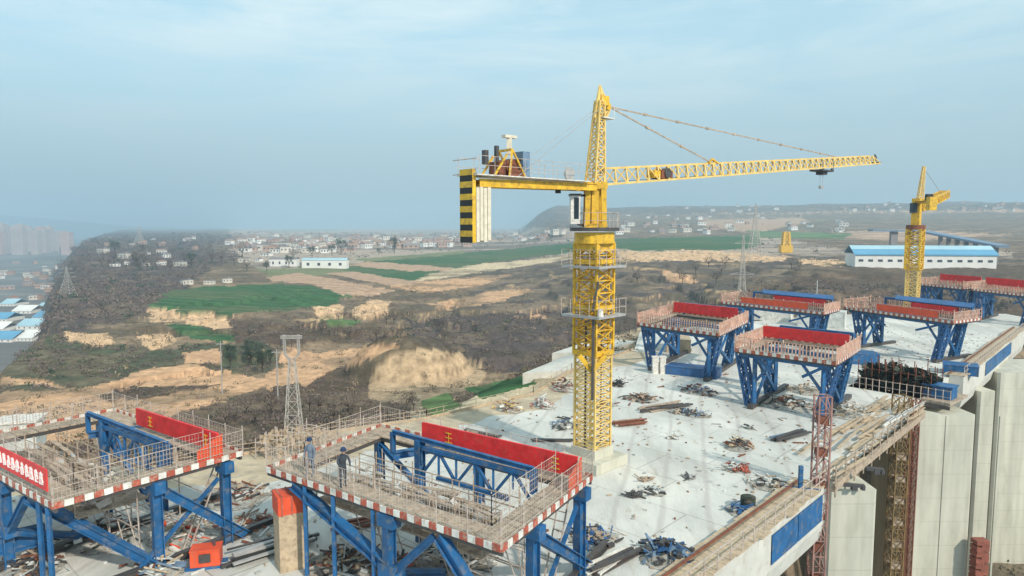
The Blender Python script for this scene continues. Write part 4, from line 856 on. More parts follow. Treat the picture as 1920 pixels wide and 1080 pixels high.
        if front:
            b = MB(o); b.hexa([W(lu*front[0], -.1, zp+.3), W(lu*front[1], -.1, zp+.3), W(lu*front[1], -.15, zp+.3), W(lu*front[0], -.15, zp+.3), W(lu*front[0], -.1, zp+1.1), W(lu*front[1], -.1, zp+1.1), W(lu*front[1], -.15, zp+1.1), W(lu*front[0], -.15, zp+1.1)]); b.build('front_banner', M['orangered'], r)
        brace(W(lu*.05, lv-.6, zp+1.35), W(lu*.82, lv-.6, zp+1.35), .3, 'portal_beam'); brace(W(lu*.82, lv-.6, zp), W(lu*.82, lv-.6, zp+1.35), .25, 'portal_post'); brace(W(lu*.05, lv-.6, zp), W(lu*.05, lv-.6, zp+1.35), .25, 'portal_post')
    return r, W, lu, lv
ZP = 4.5
F2, L2 = P(940, 1030, ZP), P(500, 880, ZP)
t2, W2, lu2, lv2 = traveller((500, 880), (940, 1030), (1110, 895), ZP, 'blue form traveller with long red banner nearest the middle of the deck', True, thin=(.80, .66, .48), banner=(.02, .70))
F1 = P(100, 950, ZP); d2 = (L2-F2)
t1, W1, lu1, lv1 = traveller(F1+d2, (100, 950), (455, 850), ZP, 'blue form traveller with lettered red banner at the left border', True, lb=.5, thin=(.12, .05), banner=(.03, .62))
# front lettered banner on traveller 1
b = MB(t1.location); zb = ZP+.75
def wq(a, bb, z): return W1(a, bb, z)
b.hexa([wq(.1, -.10, zb-.1), wq(5.5, -.10, zb-.1), wq(5.5, -.15, zb-.1), wq(.1, -.15, zb-.1), wq(.1, -.10, zb+.85), wq(5.5, -.10, zb+.85), wq(5.5, -.15, zb+.85), wq(.1, -.15, zb+.85)])
fb = b.build('front_banner', M['red'], t1)
b = MB(t1.location)
for k_ in range(10):
    a = .45+k_*.5; rr = random.Random(k_)
    b.beam(wq(a+.14, -.17, zb+.1), wq(a+.14, -.17, zb+.66), .04, .02); b.beam(wq(a+rr.uniform(.2, .32), -.17, zb+.1), wq(a+.26, -.17, zb+rr.uniform(.4, .64)), .04, .02); b.beam(wq(a-.02, -.17, zb+rr.uniform(.12, .3)), wq(a+.1, -.17, zb+.62), .04, .02)
    for j in range(3):
        z = zb+.16+j*.2+rr.uniform(-.03, .03); b.beam(wq(a-rr.uniform(0, .08), -.17, z), wq(a+rr.uniform(.22, .38), -.17, z), .02, .045)
b.build('lettering', M['letter'], fb)
traveller((1195, 607), (1348, 628), (1402, 602), 5.0, 'blue form traveller with red banner standing farthest left behind the crane', banner=(.1, .95), bh=1.25)
traveller((1378, 656), (1568, 682), (1612, 654), 5.0, 'blue form traveller with bright red beam in front of the piers', banner=(.08, 1.0), bh=1.05)
traveller((1352, 567), (1545, 588), None, 5.0, 'blue roofed form traveller behind the bright red one', vaz=43, blen=6, banner=(.1, .6), canopy=True, front=(.14, .78))
traveller((1582, 577), (1788, 605), None, 5.0, 'form traveller with long striped platform below the small crane', vaz=60, blen=6, banner=(.15, .55), canopy=True, front=(.12, .66))
traveller((1722, 533), (1806, 541), None, 5.0, 'small hazy form traveller right behind the small crane', vaz=60, blen=7, banner=(0, .9), bh=1.6)
traveller((1822, 543), (1940, 556), None, 5.0, 'form traveller with crimson banner at the right border', vaz=50, blen=7, banner=(0, .95), bh=1.7)
# ------------------------------------------------------------------ netted platform on the deck edge
c = P(1690, 735, -.5); r = empty('netted_platform', c, 'dark green netted work platform hanging off the deck edge beside the broad pier', 'platform')
p0, p1 = P(1588, 724, 0), P(1782, 757, 0); d = (p1-p0).normalized(); nrm = Vector((-d.y, d.x, 0))
b = MB(c); b.hexa([p0-Z*.25, p1-Z*.25, p1+nrm*5-Z*.25, p0+nrm*5-Z*.25, p0, p1, p1+nrm*5, p0+nrm*5]); b.build('floor_boards', M['timber'], r)
b = MB(c); b.beam(p0-Z*.45-nrm*.1, p1-Z*.45-nrm*.1, .2, .3)
b.build('edge_beam', M['dark'], r)
b = MB(c)
for i in range(16): q = p0.lerp(p1, i/15)-nrm*.05; b.beam(q-Z*.1, q+Z*1.2, .05)
for hh in (.5, 1.1): b.beam(p0+Z*hh, p1+Z*hh, .04)
b.build('guard_rail', M['mesh'], r)
b = MB(c); rr = random.Random(5)
q0, q1 = p0.lerp(p1, .06)+nrm*1.2, p0.lerp(p1, .78)+nrm*1.2
for i in range(620):
    t_ = rr.random(); s_ = rr.random(); e = q0.lerp(q1, t_)+nrm*(s_*3.2)+Z*(.1+rr.random()**1.2*(2.3-1.2*abs(t_-.4))); a = Vector((rr.uniform(-1, 1), rr.uniform(-1, 1), rr.uniform(-.6, .6))).normalized()*rr.uniform(.2, .55); bb = a.cross(Vector((rr.random(), rr.random(), 1))).normalized()*rr.uniform(.15, .4)
    b.quad([e-a-bb, e+a-bb, e+a+bb, e-a+bb])
b.build('netting', M['net'], r); b = MB(c)
for i in range(11):
    q = q0.lerp(q1, i/10)
    for j in (0, 1.6, 3.2): b.beam(q+nrm*j, q+nrm*j+Z*(2.0+rr.random()), .06)
for hh in (.9, 1.9): 
    for j in (0, 3.2): b.beam(q0+nrm*j+Z*hh, q1+nrm*j+Z*hh, .05)
b.build('scaffold_frame', M['rust'], r)
q = p0.lerp(p1, .84)+nrm*2.0; b = MB(c); b.box(q+Z*.6, (2.4, 1.6, 1.1), ax=d); b.box(q+Z*1.2, (2.6, 1.9, .1), ax=d); b.build('blue_form', M['blue'], r)
# ------------------------------------------------------------------ site clutter
def pile(px, py, L, W_, h, mt, name, label, cat, ang=None, n=10, z=0.0, group=None):
    c = P(px, py, z); b = MB(c); a = R(ang if ang is not None else 43); d = Vector((math.sin(a), math.cos(a), 0)); s = Vector((d.y, -d.x, 0)); rr = random.Random(int(px*7+py))
    for i in range(n):
        p = c+s*rr.uniform(-W_/2, W_/2)+Z*rr.uniform(.05, h); dd_ = (d+s*rr.uniform(-.12, .12)).normalized(); l_ = L*rr.uniform(.6, 1)/2
        b.beam(p-dd_*l_, p+dd_*l_, rr.uniform(.1, .24), rr.uniform(.05, .16), m=rr.randrange(len(mt)))
    o_ = b.build(name, [M[k_] for k_ in mt]); tag(o_, label, cat, group); return o_
def heap(px, py, rx, ry, h, mt, name, label, cat, ang=43, z=0.0, n=40):
    n = int(n*1.3)
    c = P(px, py, z); b = MB(c); a = R(ang); d = Vector((math.sin(a), math.cos(a), 0)); s = Vector((d.y, -d.x, 0)); rr = random.Random(int(px*3+py))
    ring = [c+s*math.cos(t_)*rx*q_+d*math.sin(t_)*ry*q_+Z*.03 for t_, q_ in ((i_*math.pi/6, rr.uniform(.7, 1.0)) for i_ in range(12))]; ct = c+Z*h*.4
    for i_ in range(12): b.quad([ring[i_], ring[(i_+1) % 12], ct], m=len(mt))
    for i in range(n):
        x, y = max(-.8, min(.8, rr.gauss(0, .36))), max(-.8, min(.8, rr.gauss(0, .36))); k_ = max(.1, 1-(x*x+y*y)**.5); p = c+s*x*rx+d*y*ry+Z*(h*k_*rr.random()+.08); aa = rr.random()*6.28
        if rr.random() < .62:
            dv = Vector((math.cos(aa), math.sin(aa), rr.uniform(-.35, .45))).normalized()*rr.uniform(.2, .75); b.beam(p-dv*.5-Z*.03, p+dv+Z*.05, rr.uniform(.03, .12), rr.uniform(.03, .08), m=rr.randrange(len(mt)))
        else:
            q1 = rr.uniform(.08, .22); w1 = Vector((math.cos(aa), math.sin(aa), rr.uniform(-.3, .3)))*rr.uniform(.1, .3); b.beam(p-w1, p+w1, q1, q1*rr.uniform(.4, 1), m=rr.randrange(len(mt)))
    o_ = b.build(name, [M[k_] for k_ in mt]+[M['rubble']]); tag(o_, label, cat); return o_
pile(1180, 795, 3.6, 1.2, .3, ['rust', 'timber'], 'plank_pile', 'brown plank pile right of the crane mast', 'planks', 70)
pile(1240, 765, 5.5, 1.5, .3, ['dark', 'timber'], 'plank_pile', 'long grey plank pile toward the leftmost far traveller', 'planks', 62)
pile(1480, 820, 4.2, .9, .3, ['greyblue', 'dark'], 'beam_bundle', 'dark grey beam bundle on clean deck behind the hoist mast', 'beams', 55)
heap(1385, 838, 1.2, 1.3, .7, ['rust', 'dark', 'plywood'], 'scrap_heap', 'small brown scrap heap alone on the pale deck', 'scrap')
heap(1380, 880, 1.1, .9, .3, ['tarp', 'rust', 'redstripe'], 'cloth_bundle', 'pinkish grey cloth bundle alone on the pale deck', 'bundle')
heap(1440, 910, 1.7, 1.2, .5, ['dark', 'tarp', 'timber'], 'rubble_heap', 'grey rubble heap close to the blue post', 'rubble')
heap(1388, 958, 1.2, 1.0, .4, ['greyblue', 'steel', 'blue2'], 'steel_heap', 'pale blue steel parts beside the dark drum', 'steel parts')
c = P(1402, 955); b = MB(c); b.tube(c, c+Z*.75, .42, n=14); b.tube(c+Z*.75, c+Z*.8, .3, n=14); tag(b.build('drum', M['net']), 'dark green drum beside the deck edge boards', 'drum')
heap(1255, 1045, 1.9, 1.6, .9, ['blue2', 'dark', 'greyblue', 'dark'], 'rebar_heap', 'dark blue rebar cages at the bottom of the deck', 'rebar', n=90)
pile(1150, 1055, 4.0, .8, .35, ['dark', 'white'], 'beam_bundle', 'dark and white beams lying near the front traveller leg', 'beams', 47, n=8)
pile(1040, 828, 3.6, .25, .2, ['dark'], 'steel_beam', 'single black steel beam left of the crane base', 'beam', 88, n=3)
pile(905, 815, 4.0, .3, .2, ['dark', 'timber'], 'steel_beam', 'thin dark beam lying behind the red banner', 'beam', 120, n=3)
heap(955, 768, 1.6, 1.2, 1.0, ['rust', 'timber', 'white', 'yellow2'], 'equipment_heap', 'brown equipment heap at the left deck edge', 'equipment')
heap(1018, 762, 1.6, 1.0, .9, ['redstripe', 'white', 'tarp'], 'sack_heap', 'pink and white sacks at the left deck edge', 'sacks')
heap(1060, 730, 1.8, 1.8, 1.3, ['rust', 'brick', 'dark', 'tarp'], 'equipment_heap', 'dark red equipment heap just left of the crane mast', 'equipment')
heap(1060, 800, 1.2, 1.2, 1.0, ['dark', 'greyblue', 'tarp'], 'cable_heap', 'dark cable heap against the crane mast', 'cables')
heap(1158, 723, 1.0, .8, .8, ['black', 'dark'], 'tyre_heap', 'black heap beyond the crane mast on the deck', 'heap')
heap(1225, 922, 1.0, .7, .08, ['dark', 'tarp'], 'debris_patch', 'flat dark debris in the open middle of the deck', 'debris')
heap(1188, 930, .5, .5, .08, ['dark'], 'debris_patch', 'tiny dark debris speck left of the flat debris', 'debris', n=12)
heap(1208, 900, .5, .4, .08, ['timber'], 'debris_patch', 'tiny brown debris speck behind the flat debris', 'debris', n=10)
heap(1290, 895, .6, .4, .08, ['dark', 'steel'], 'debris_patch', 'small grey debris speck left of the cloth bundle', 'debris', n=12)
heap(1262, 822, .5, .4, .1, ['timber', 'tarp'], 'debris_patch', 'small tan debris speck on the far part of the deck', 'debris', n=12)
heap(1405, 803, .6, .5, .2, ['dark', 'tarp'], 'debris_patch', 'small dark debris speck below the red beam traveller', 'debris', n=14)
heap(1310, 735, 2.4, 1.6, .8, ['rust', 'dark', 'blue2', 'tarp'], 'equipment_heap', 'dark equipment heap under the leftmost far traveller', 'equipment', n=60)
heap(1470, 760, 3.4, 2.2, 1.0, ['dark', 'rust', 'timber', 'tarp', 'net'], 'equipment_heap', 'dark equipment heap under the bright red beam', 'equipment', n=90)
heap(1520, 735, 3.0, 2.0, .9, ['timber', 'tarp', 'plywood'], 'formwork_heap', 'tan formwork heap under the bright red beam', 'formwork', n=60)
heap(1600, 780, 2.2, 2.0, 1.2, ['tarp', 'white', 'plywood'], 'sandbag_heap', 'creamy white bag heap at the start of the tan boards', 'bags', n=70)
for (px, py, s_, lab) in ((1228, 700, 1.2, 'left one of two white blocks under the far left traveller'), (1242, 700, 1.2, 'right one of two white blocks under the far left traveller')):
    c = P(px, py); b = MB(c); b.box(c+Z*.9, (.6, .6, 1.8)); b.box(c+Z*1.85, (.75, .75, .1)); tag(b.build('white_block', M['white']), lab, 'block')
def crate(px, py, sz, mt, name, label, cat, ang=43, z=0, lid=None):
    c = P(px, py, z); a = R(ang); ax = (math.sin(a), math.cos(a), 0); b = MB(c); b.box(c+Z*sz[2]/2, sz, ax=ax)
    for i in (-.48, -.16, .16, .48): b.box(c+Vector(ax)*sz[0]*i+Z*sz[2]/2, (.08, sz[1]+.08, sz[2]+.04), ax=ax, m=1)
    b.box(c+Z*(sz[2]+.03), (sz[0]+.1, sz[1]+.1, .06), ax=ax, m=1)
    tag(b.build(name, [M[mt], M[lid or mt]]), label, cat)
crate(1300, 703, (5.5, 2.2, .9), 'blue2', 'steel_form', 'long blue steel form lying under the far left traveller', 'form', 120)
crate(1615, 680, (3.2, 2.5, 1.2), 'blue', 'steel_form', 'blue steel form behind the netted platform', 'form', 100)
crate(1800, 700, (3.2, 2.5, 1.0), 'blue', 'steel_form', 'blue steel form on the deck corner above the broad pier', 'form', 120)
crate(1450, 600, (6, 3, 2.2), 'white', 'site_cabin', 'white site cabin between the two rows of far travellers', 'cabin', 120)
crate(1540, 612, (7, 3, 2.6), 'tarp', 'site_cabin', 'pale cream site cabin right of the white one', 'cabin', 120)
crate(1480, 628, (6, 2, 1.2), 'tarp', 'sheet_stack', 'pale sheet stack in front of the site cabins', 'sheets', 120)
crate(1270, 655, (3, 5, 1.6), 'plywood', 'board_stack', 'tan board stack seen through the far left traveller', 'boards', 100)
c = P(1500, 925); b = MB(c); b.beam(c, c+Z*1.7, .22, .22); b.box(c+Z*.05, (.5, .5, .1)); b.beam(c+Vector((-1, .3, .3)), c+Vector((1.1, -.3, .3)), .12); tag(b.build('blue_post', M['blue']), 'short blue post at the end of the near girder', 'post')
# small loose litter nobody could count
gl = np.random.RandomState(31); b = MB(); nl = 0
while nl < 1000:
    t_ = gl.uniform(-32, 95); o2 = -gl.exponential(9) if gl.rand() < .5 else -gl.uniform(1, 33); p = edge(t_)+EN*(o2-1); 
    if not inpoly(np.array([p.x]), np.array([p.y]), deck_poly)[0]: continue
    a = gl.uniform(0, 6.28); L_ = gl.uniform(.08, .3)*(3 if gl.rand() < .1 else 1); b.box(p+Z*.05, (L_, gl.uniform(.04, .14), gl.uniform(.04, .1)), ax=(math.cos(a), math.sin(a), 0), m=int(gl.randint(5))); nl += 1
tag(b.build('site_litter', [M['timber'], M['rust'], M['steel'], M['tarp'], M['timber']]), 'small loose litter scattered over the deck', None, None, 'stuff')
heap(1110, 1010, 1.6, 1.6, .6, ['dark', 'timber', 'blue2'], 'scrap_heap', 'dark scrap heap right beside the front traveller leg', 'scrap', n=50)
heap(480, 985, 2.2, 1.8, .5, ['tarp', 'timber', 'rust'], 'packing_heap', 'grey packing heap left of the orange topped bin', 'packing', n=50)
heap(740, 1070, 1.8, 1.5, .7, ['plywood', 'dark', 'redstripe'], 'crate_heap', 'broken crate heap at the bottom left of the middle trusses', 'crates', n=60)
heap(300, 1065, 2.0, 1.4, .6, ['tarp', 'rust', 'plywood', 'greyblue'], 'sheet_heap', 'torn sheet heap left of the orange generator', 'sheets', n=60)
heap(60, 1065, 2.4, 1.4, .7, ['rust', 'timber', 'tarp', 'dark'], 'scrap_heap', 'brown scrap heap in the bottom left under the blue girder', 'scrap', n=70)
heap(1130, 760, 1.4, 1.4, .5, ['tarp', 'rust', 'steel'], 'pipe_heap', 'pale pipe heap just behind the crane mast', 'pipes', n=40)
heap(1200, 748, 2.0, 1.6, .4, ['dark', 'rust', 'timber'], 'scrap_heap', 'long dark scrap heap between crane mast and far travellers', 'scrap', n=60)
heap(1290, 775, 2.4, 1.2, .3, ['dark', 'greyblue', 'timber'], 'pipe_heap', 'low dark pipe heap left of the bright red traveller', 'pipes', n=50)
# left foreground
c = P(545, 1080, 0); ob = empty('site_bin', P(545, 1060, 0), 'orange topped pale bin on the deck left of the middle traveller', 'bin'); c = Vector(ob.location)
zt_ = zat(545, 955, c.y); zt2 = zat(545, 922, c.y)
b = MB(c); b.box(c+Z*zt_/2, (1.2, 1.2, zt_), ax=(1, .6, 0)); b.build('plinth', M['plywood'], ob)
b = MB(c); b.box(c+Z*((zt_+zt2)/2), (1.25, 1.25, zt2-zt_), ax=(1, .6, 0))
for s_ in (-.45, 0, .45): b.box(c+Vector((1, .6, 0)).normalized()*s_+Z*((zt_+zt2)/2), (.08, 1.32, zt2-zt_+.05), ax=(1, .6, 0), m=1)
b.build('orange_box', [M['orangered'], M['redstripe']], ob)
pile(510, 1035, 5.2, 1.3, .5, ['dark', 'steel', 'black'], 'beam_bundle', 'long dark steel beams under the left end of the middle traveller', 'beams', 52, n=9)
pile(680, 985, 3.6, .9, .4, ['dark', 'rust'], 'beam_bundle', 'short dark beams under the middle traveller', 'beams', 60, n=6)
pile(250, 985, 4.4, .7, .5, ['tarp', 'white'], 'sheet_bundle', 'white sheets under the left border traveller', 'sheets', 62, n=6)
heap(180, 1010, 2.4, 2.0, .9, ['dark', 'net', 'tarp', 'rust'], 'equipment_heap', 'dark equipment heap under the left border traveller', 'equipment', n=70)
heap(650, 1060, 2.4, 2.2, .7, ['timber', 'plywood', 'tarp', 'rust', 'dark'], 'formwork_heap', 'mixed timber heap at the bottom under the middle traveller', 'formwork', n=110)
heap(850, 1050, 2.2, 2.2, .7, ['timber', 'tarp', 'dark', 'white'], 'rubble_heap', 'pale rubble heap at the bottom behind the front brace', 'rubble', n=90)
heap(350, 1000, 2.2, 2.2, .6, ['tarp', 'plywood', 'white', 'orangered'], 'packing_heap', 'pale packing heap below the left traveller with orange scraps', 'packing', n=60)
heap(450, 930, 2.4, 2.2, .4, ['rust', 'timber', 'tarp', 'dark'], 'timber_heap', 'rusty timber heap between the two near travellers', 'timber', n=60)
gq = empty('generator', P(388, 1062), 'orange generator on skids under the left border traveller', 'generator'); c = Vector(gq.location)
b = MB(c); b.box(c+Z*.55, (1.3, .8, .75), ax=(1, .25, 0)); b.box(c+Z*.95, (1.35, .85, .06), ax=(1, .25, 0)); b.build('housing', M['orangered'], gq)
b = MB(c); b.box(c+Vector((.1, -.42, .6)), (.5, .06, .4), ax=(1, .25, 0)); b.build('grille', M['dark'], gq); b = MB(c); b.tube(c+Vector((.35, .1, .95)), c+Vector((.35, .1, 1.3)), .06); b.build('exhaust', M['dark'], gq)
b = MB(c)
for s_ in (-.3, .3): b.beam(c+Vector((-.8, s_-.2, .09)), c+Vector((.8, s_+.2, .09)), .1, .18)
b.build('skid', M['blue'], gq)
c = P(40, 1020, 1.0); b = MB(c); p, q = P(-60, 1035, 1.2), P(85, 1000, 1.2); b.ibeam(p, q, .5, .95); b.beam(P(-60, 1035, 0), P(-60, 1035, 1), .3); b.beam(q-Z*1.2, q-Z*.3, .3); tag(b.build('blue_girder', M['blue']), 'short blue girder low at the left border', 'girder')
c = P(40, 838, 0); cb = empty('white_cabin', c, 'grey white site cabin beyond the left border traveller', 'cabin'); b = MB(c); b.box(c+Z*1.0, (2.6, 2, 2.0), ax=(1, .3, 0)); b.build('wall', M['tarp'], cb)
b = MB(c); b.box(c+Z*2.08, (2.9, 2.3, .14), ax=(1, .3, 0)); b.build('roof', M['white'], cb)
b = MB(c); b.box(c+Vector((.2, -1.0, 1.1)), (.9, .1, .7), ax=(1, .3, 0)); b.build('window', M['window'], cb)
# scaffold at the left deck edge behind the middle traveller
c = P(540, 862, 0); sc_ = empty('edge_scaffold', c, 'tan scaffold netting mound at the left deck edge', 'scaffold'); b = MB(c); rr = random.Random(9)
for i in range(9):
    for j in range(3):
        p = c+Vector((-2.2+i*.75, j*.9, 0)); h = 1.0+1.1*math.exp(-((i-3.5)/3)**2); b.beam(p, p+Z*(h+rr.random()*.5), .06)
        if i < 8: b.beam(p+Z*h*.5, p+Vector((.75, 0, h*.5)), .05); b.beam(p+Z*h*.95, p+Vector((.75, 0, h*.9)), .05)
b.build('tube_frame', M['mesh'], sc_); b = MB(c)
for i in range(230):
    x = rr.uniform(-2.3, 4); h = 1.0+1.1*math.exp(-((x-.5)/2.2)**2); p = c+Vector((x, rr.uniform(0, 2), rr.random()*h)); a = Vector((rr.uniform(-1, 1), rr.uniform(-.3, .3), rr.uniform(-.5, .5))).normalized()*rr.uniform(.1, .3)
    b.quad([p-a-Z*.14, p+a-Z*.14, p+a+Z*.14, p-a+Z*.14])
b.build('tan_netting', M['plywood'], sc_)
# long fence of tan edge boards along the left deck edge
pe = [tuple(p_) for p_ in deck_poly[3:10]]; c = Vector((-17.5, 49.5, 0)); fe = empty('edge_fence', c, 'pale picket edge fence running along the left deck edge to the far pads', 'fence')
b = MB(c)
for (a0, a1) in zip(pe[:-1], pe[1:]):
    p, q = Vector((*a0, 0)), Vector((*a1, 0)); L = (q-p).length; n = int(L/1.6); 
    for i in range(n+1): x = p.lerp(q, i/n); b = MB(c); b.beam(x, x+Z*.85, .06); b.build('fence_post', M['timber'], fe)
b = MB(c)
for (a0, a1) in zip(pe[:-1], pe[1:]):
    p, q = Vector((*a0, 0)), Vector((*a1, 0))
    for hh in (.45, .8): b.beam(p+Z*hh, q+Z*hh, .035)
    b.beam(p+Z*.12, q+Z*.12, .06, .22)
b.build('fence_rail', M['plywood'], fe)
# concrete pads beyond the deck
for (pts, h, lab) in (([(980, 700), (1120, 690), (1190, 655), (1060, 668)], 1.6, 'nearer low pale concrete pad beyond the left deck edge'), ([(1035, 662), (1110, 660), (1195, 640), (1120, 634)], 1.8, 'farther low pale concrete pad behind the crane mast')):
    w_ = [P(x, y, -.6) for x, y in pts]; c = sum(w_, Vector())/4; b = MB(c); b.hexa([p-Z*4 for p in w_]+[p+Z*h*.0 for p in w_]); b2 = b.build('concrete_pad', M['fascia']); tag(b2, lab, 'concrete pad')
# ------------------------------------------------------------------ workers
def worker(loc, face, jacket, helmet, label, lean=0.0, arms='down'):
    r = empty('person', loc, label, 'person'); f = Vector((math.sin(face), math.cos(face), 0)); s = Vector((f.y, -f.x, 0))
    J = {}; pts = []; rad = []; ed = []
    def add(nm, p, rd, par=None):
        J[nm] = len(pts); pts.append(p); rad.append(rd)
        if par: ed.append((J[par], J[nm]))
    def q(fw, sd_, z): return f*fw+s*sd_+Z*z
    add('pelvis', q(0, 0, .92), (.15, .11)); add('chest', q(lean*.25, 0, 1.28), (.18, .12), 'pelvis'); add('neck', q(lean*.4, 0, 1.48), (.07, .07), 'chest'); add('headb', q(lean*.45+.02, 0, 1.58), (.085, .09), 'neck'); add('head', q(lean*.48+.02, 0, 1.70), (.085, .10), 'headb')
    for sg in (-1, 1):
        add('hip%d' % sg, q(0, .1*sg, .86), (.10, .10), 'pelvis'); add('knee%d' % sg, q(.04+.06*sg, .12*sg, .48), (.065, .07), 'hip%d' % sg); add('ank%d' % sg, q(.02+.08*sg, .12*sg, .08), (.045, .05), 'knee%d' % sg); add('toe%d' % sg, q(.2+.08*sg, .13*sg, .04), (.045, .035), 'ank%d' % sg)
        add('sh%d' % sg, q(lean*.3, .2*sg, 1.40), (.07, .07), 'chest')
        e_, h_ = (q(lean*.3+.02, .27*sg, 1.12), q(lean*.3+.14, .26*sg, .88)) if arms == 'down' else (q(lean*.3+.12, .27*sg, 1.15), q(lean*.3+.38, .2*sg, 1.1))
        add('el%d' % sg, e_, (.05, .05), 'sh%d' % sg); add('wr%d' % sg, h_, (.035, .035), 'el%d' % sg); add('hand%d' % sg, h_+(h_-e_).normalized()*.1, (.03, .04), 'wr%d' % sg)
    me = bpy.data.meshes.new('body'); me.from_pydata([tuple(p) for p in pts], ed, []); me.update(); o_ = bpy.data.objects.new('body', me); COL.objects.link(o_); o_.parent = r
    sk = o_.modifiers.new('skin', 'SKIN'); me.skin_vertices[0].data[0].use_root = True
    for i, rd in enumerate(rad): me.skin_vertices[0].data[i].radius = rd
    ss = o_.modifiers.new('sub', 'SUBSURF'); ss.levels = ss.render_levels = 1; me.materials.append(M[jacket])
    hc = q(lean*.48+.02, 0, 1.70); b = MB(); k0 = 0
    b.tube(hc+Z*.02, hc+Z*.10, .125, .11, n=14); b.tube(hc+Z*.10, hc+Z*.15, .11, .05, n=14); b.tube(hc+Z*.0+f*.02, hc+Z*.02+f*.02, .16, .155, n=14); b.build('hard_hat', M[helmet], r)
    b = MB(); b.tube(hc-Z*.13+f*.05, hc+Z*.0+f*.05, .06, .075, n=10); b.box(hc-Z*.05+f*.125, (.03, .03, .05)); b.build('face', M['skin'], r)
p = W2(lu2*.82, .65, ZP+.02); worker(p, R(200), 'jacket2', 'helmety', 'grey jacketed worker at the left end of the middle traveller walkway')
p = W2(lu2*.66, .65, ZP+.02); worker(p, R(150), 'jacket', 'jacket' if 0 else 'helmety', 'dark jacketed worker with arms forward on the middle traveller walkway', .35, 'fwd')
# ------------------------------------------------------------------ pylons, poles
def pylon(base, h, wb, label, head=True, arms=3, th=1.0, rz=0):
    r = empty('pylon', base, label, 'pylon', rz=rz); b = MB(); zc = h*.78 if head else h*.6
    b.lattice((0, 0, -1), (0, 0, zc), wb, wb, 7, .16*th, .08*th, up=(0, 1, 0), w2=wb*.28, h2=wb*.28); 
    b.build('lattice_body', M['pylon'], r); b = MB()
    if head:
        hw = wb*.36
        for s_ in (-1, 1):
            b.lattice((s_*.2, 0, zc), (s_*hw, 0, zc+h*.05), .3, .3, 2, .1*th, .06*th, up=(0, 1, 0)); b.lattice((s_*hw, 0, zc+h*.05), (s_*hw, 0, h), .3, .3, 6, .1*th, .06*th, up=(0, 1, 0))
        b.lattice((-hw*1.5, 0, h-.3), (hw*1.5, 0, h-.3), .3, .4, 10, .1*th, .06*th)
    else:
        b.lattice((0, 0, zc), (0, 0, h), wb*.28, wb*.28, 5, .12*th, .06*th, up=(0, 1, 0), w2=.3, h2=.3)
        for k_ in range(arms):
            z = zc+(h-zc)*(.15+.33*k_); a = wb*(.75-.12*k_)
            for s_ in (-1, 1): b.beam((0, 0, z), (s_*a, 0, z), .14*th); b.beam((0, 0, z+.9), (s_*a, 0, z), .1*th)
    b.build('cross_arms', M['pylon'], r); b = MB()
    for s_ in (-1, 0, 1): x = s_*wb*.55; b.beam((x, 0, h-.5 if head else zc+1), (x, 0, (h-.5 if head else zc+1)-1.4), .12*th)
    b.build('insulators', M['dark'], r)
    return r
pb = D(552, 835, 96); pb.z = gz(pb.x, pb.y); pylon(pb, zat(552, 628, 96)-pb.z, 2.7, 'pale lattice pylon with boxy head rising from the dark gully', True, th=.6, rz=.1)
pb = D(1391, 545, 210); pb.z = min(gz(pb.x, pb.y), pb.z); pylon(pb, zat(1391, 440, 210)-pb.z, 5.0, 'faint grey lattice pylon behind the blue roofed traveller', False, th=.8)
pb = D(130, 600, 420); pb.z = gz(pb.x, pb.y); pylon(pb, zat(130, 500, 420)-pb.z, 8, 'very faint pylon on the wooded slope at left', False, th=.8)
pb = D(1415, 470, 600); pb.z = gz(pb.x, pb.y); pylon(pb, zat(1415, 380, 600)-pb.z, 11, 'very faint tall pylon against the far right hills', False, th=2)
pb = D(262, 460, 1400); pb.z = gz(pb.x, pb.y); pylon(pb, zat(262, 424, 1400)-pb.z, 16, 'very faint pylon on the skyline left of the village', False, th=2.6)
def pole(px, ytop, ybot, y, label, w_=.2, arm=True):
    b0 = D(px, ybot, y); b0.z = min(gz(b0.x, b0.y), b0.z); zt = zat(px, ytop, y); b = MB(b0); b.tube(b0-Z*.5, Vector((b0.x, b0.y, zt)), w_, w_*.7, n=8)
    if arm: b.beam(Vector((b0.x-1, b0.y, zt-.6)), Vector((b0.x+1, b0.y, zt-.6)), w_)
    tag(b.build('utility_pole', M['steel']), label, 'pole')
pole(520, 655, 710, 135, 'tilted utility pole beside the dark thicket left of the boxy pylon', .16)
pole(1530, 526, 590, 112, 'thin pale pole standing behind the blue roofed traveller', .14, False)
pole(415, 640, 690, 150, 'slim utility pole on the sandy ground left of the thicket', .14)
# small yellow far machine
c = hit(1473, 474); r = empty('drilling_rig', c, 'tiny yellow drilling rig on the sandy bank far behind', 'rig'); s_ = math.hypot(c.x, c.y)/1280.0; h = 36*s_; b = MB(c)
b.lattice(c, c+Z*h, 13*s_, 9*s_, 4, 3*s_, 1.6*s_, up=(0, 1, 0), w2=8*s_, h2=5*s_); b.build('rig_tower', M['yellow'], r); b = MB(c); b.box(c+Z*7*s_, (20*s_, 12*s_, 12*s_)); b.build('rig_body', M['yellow'], r)
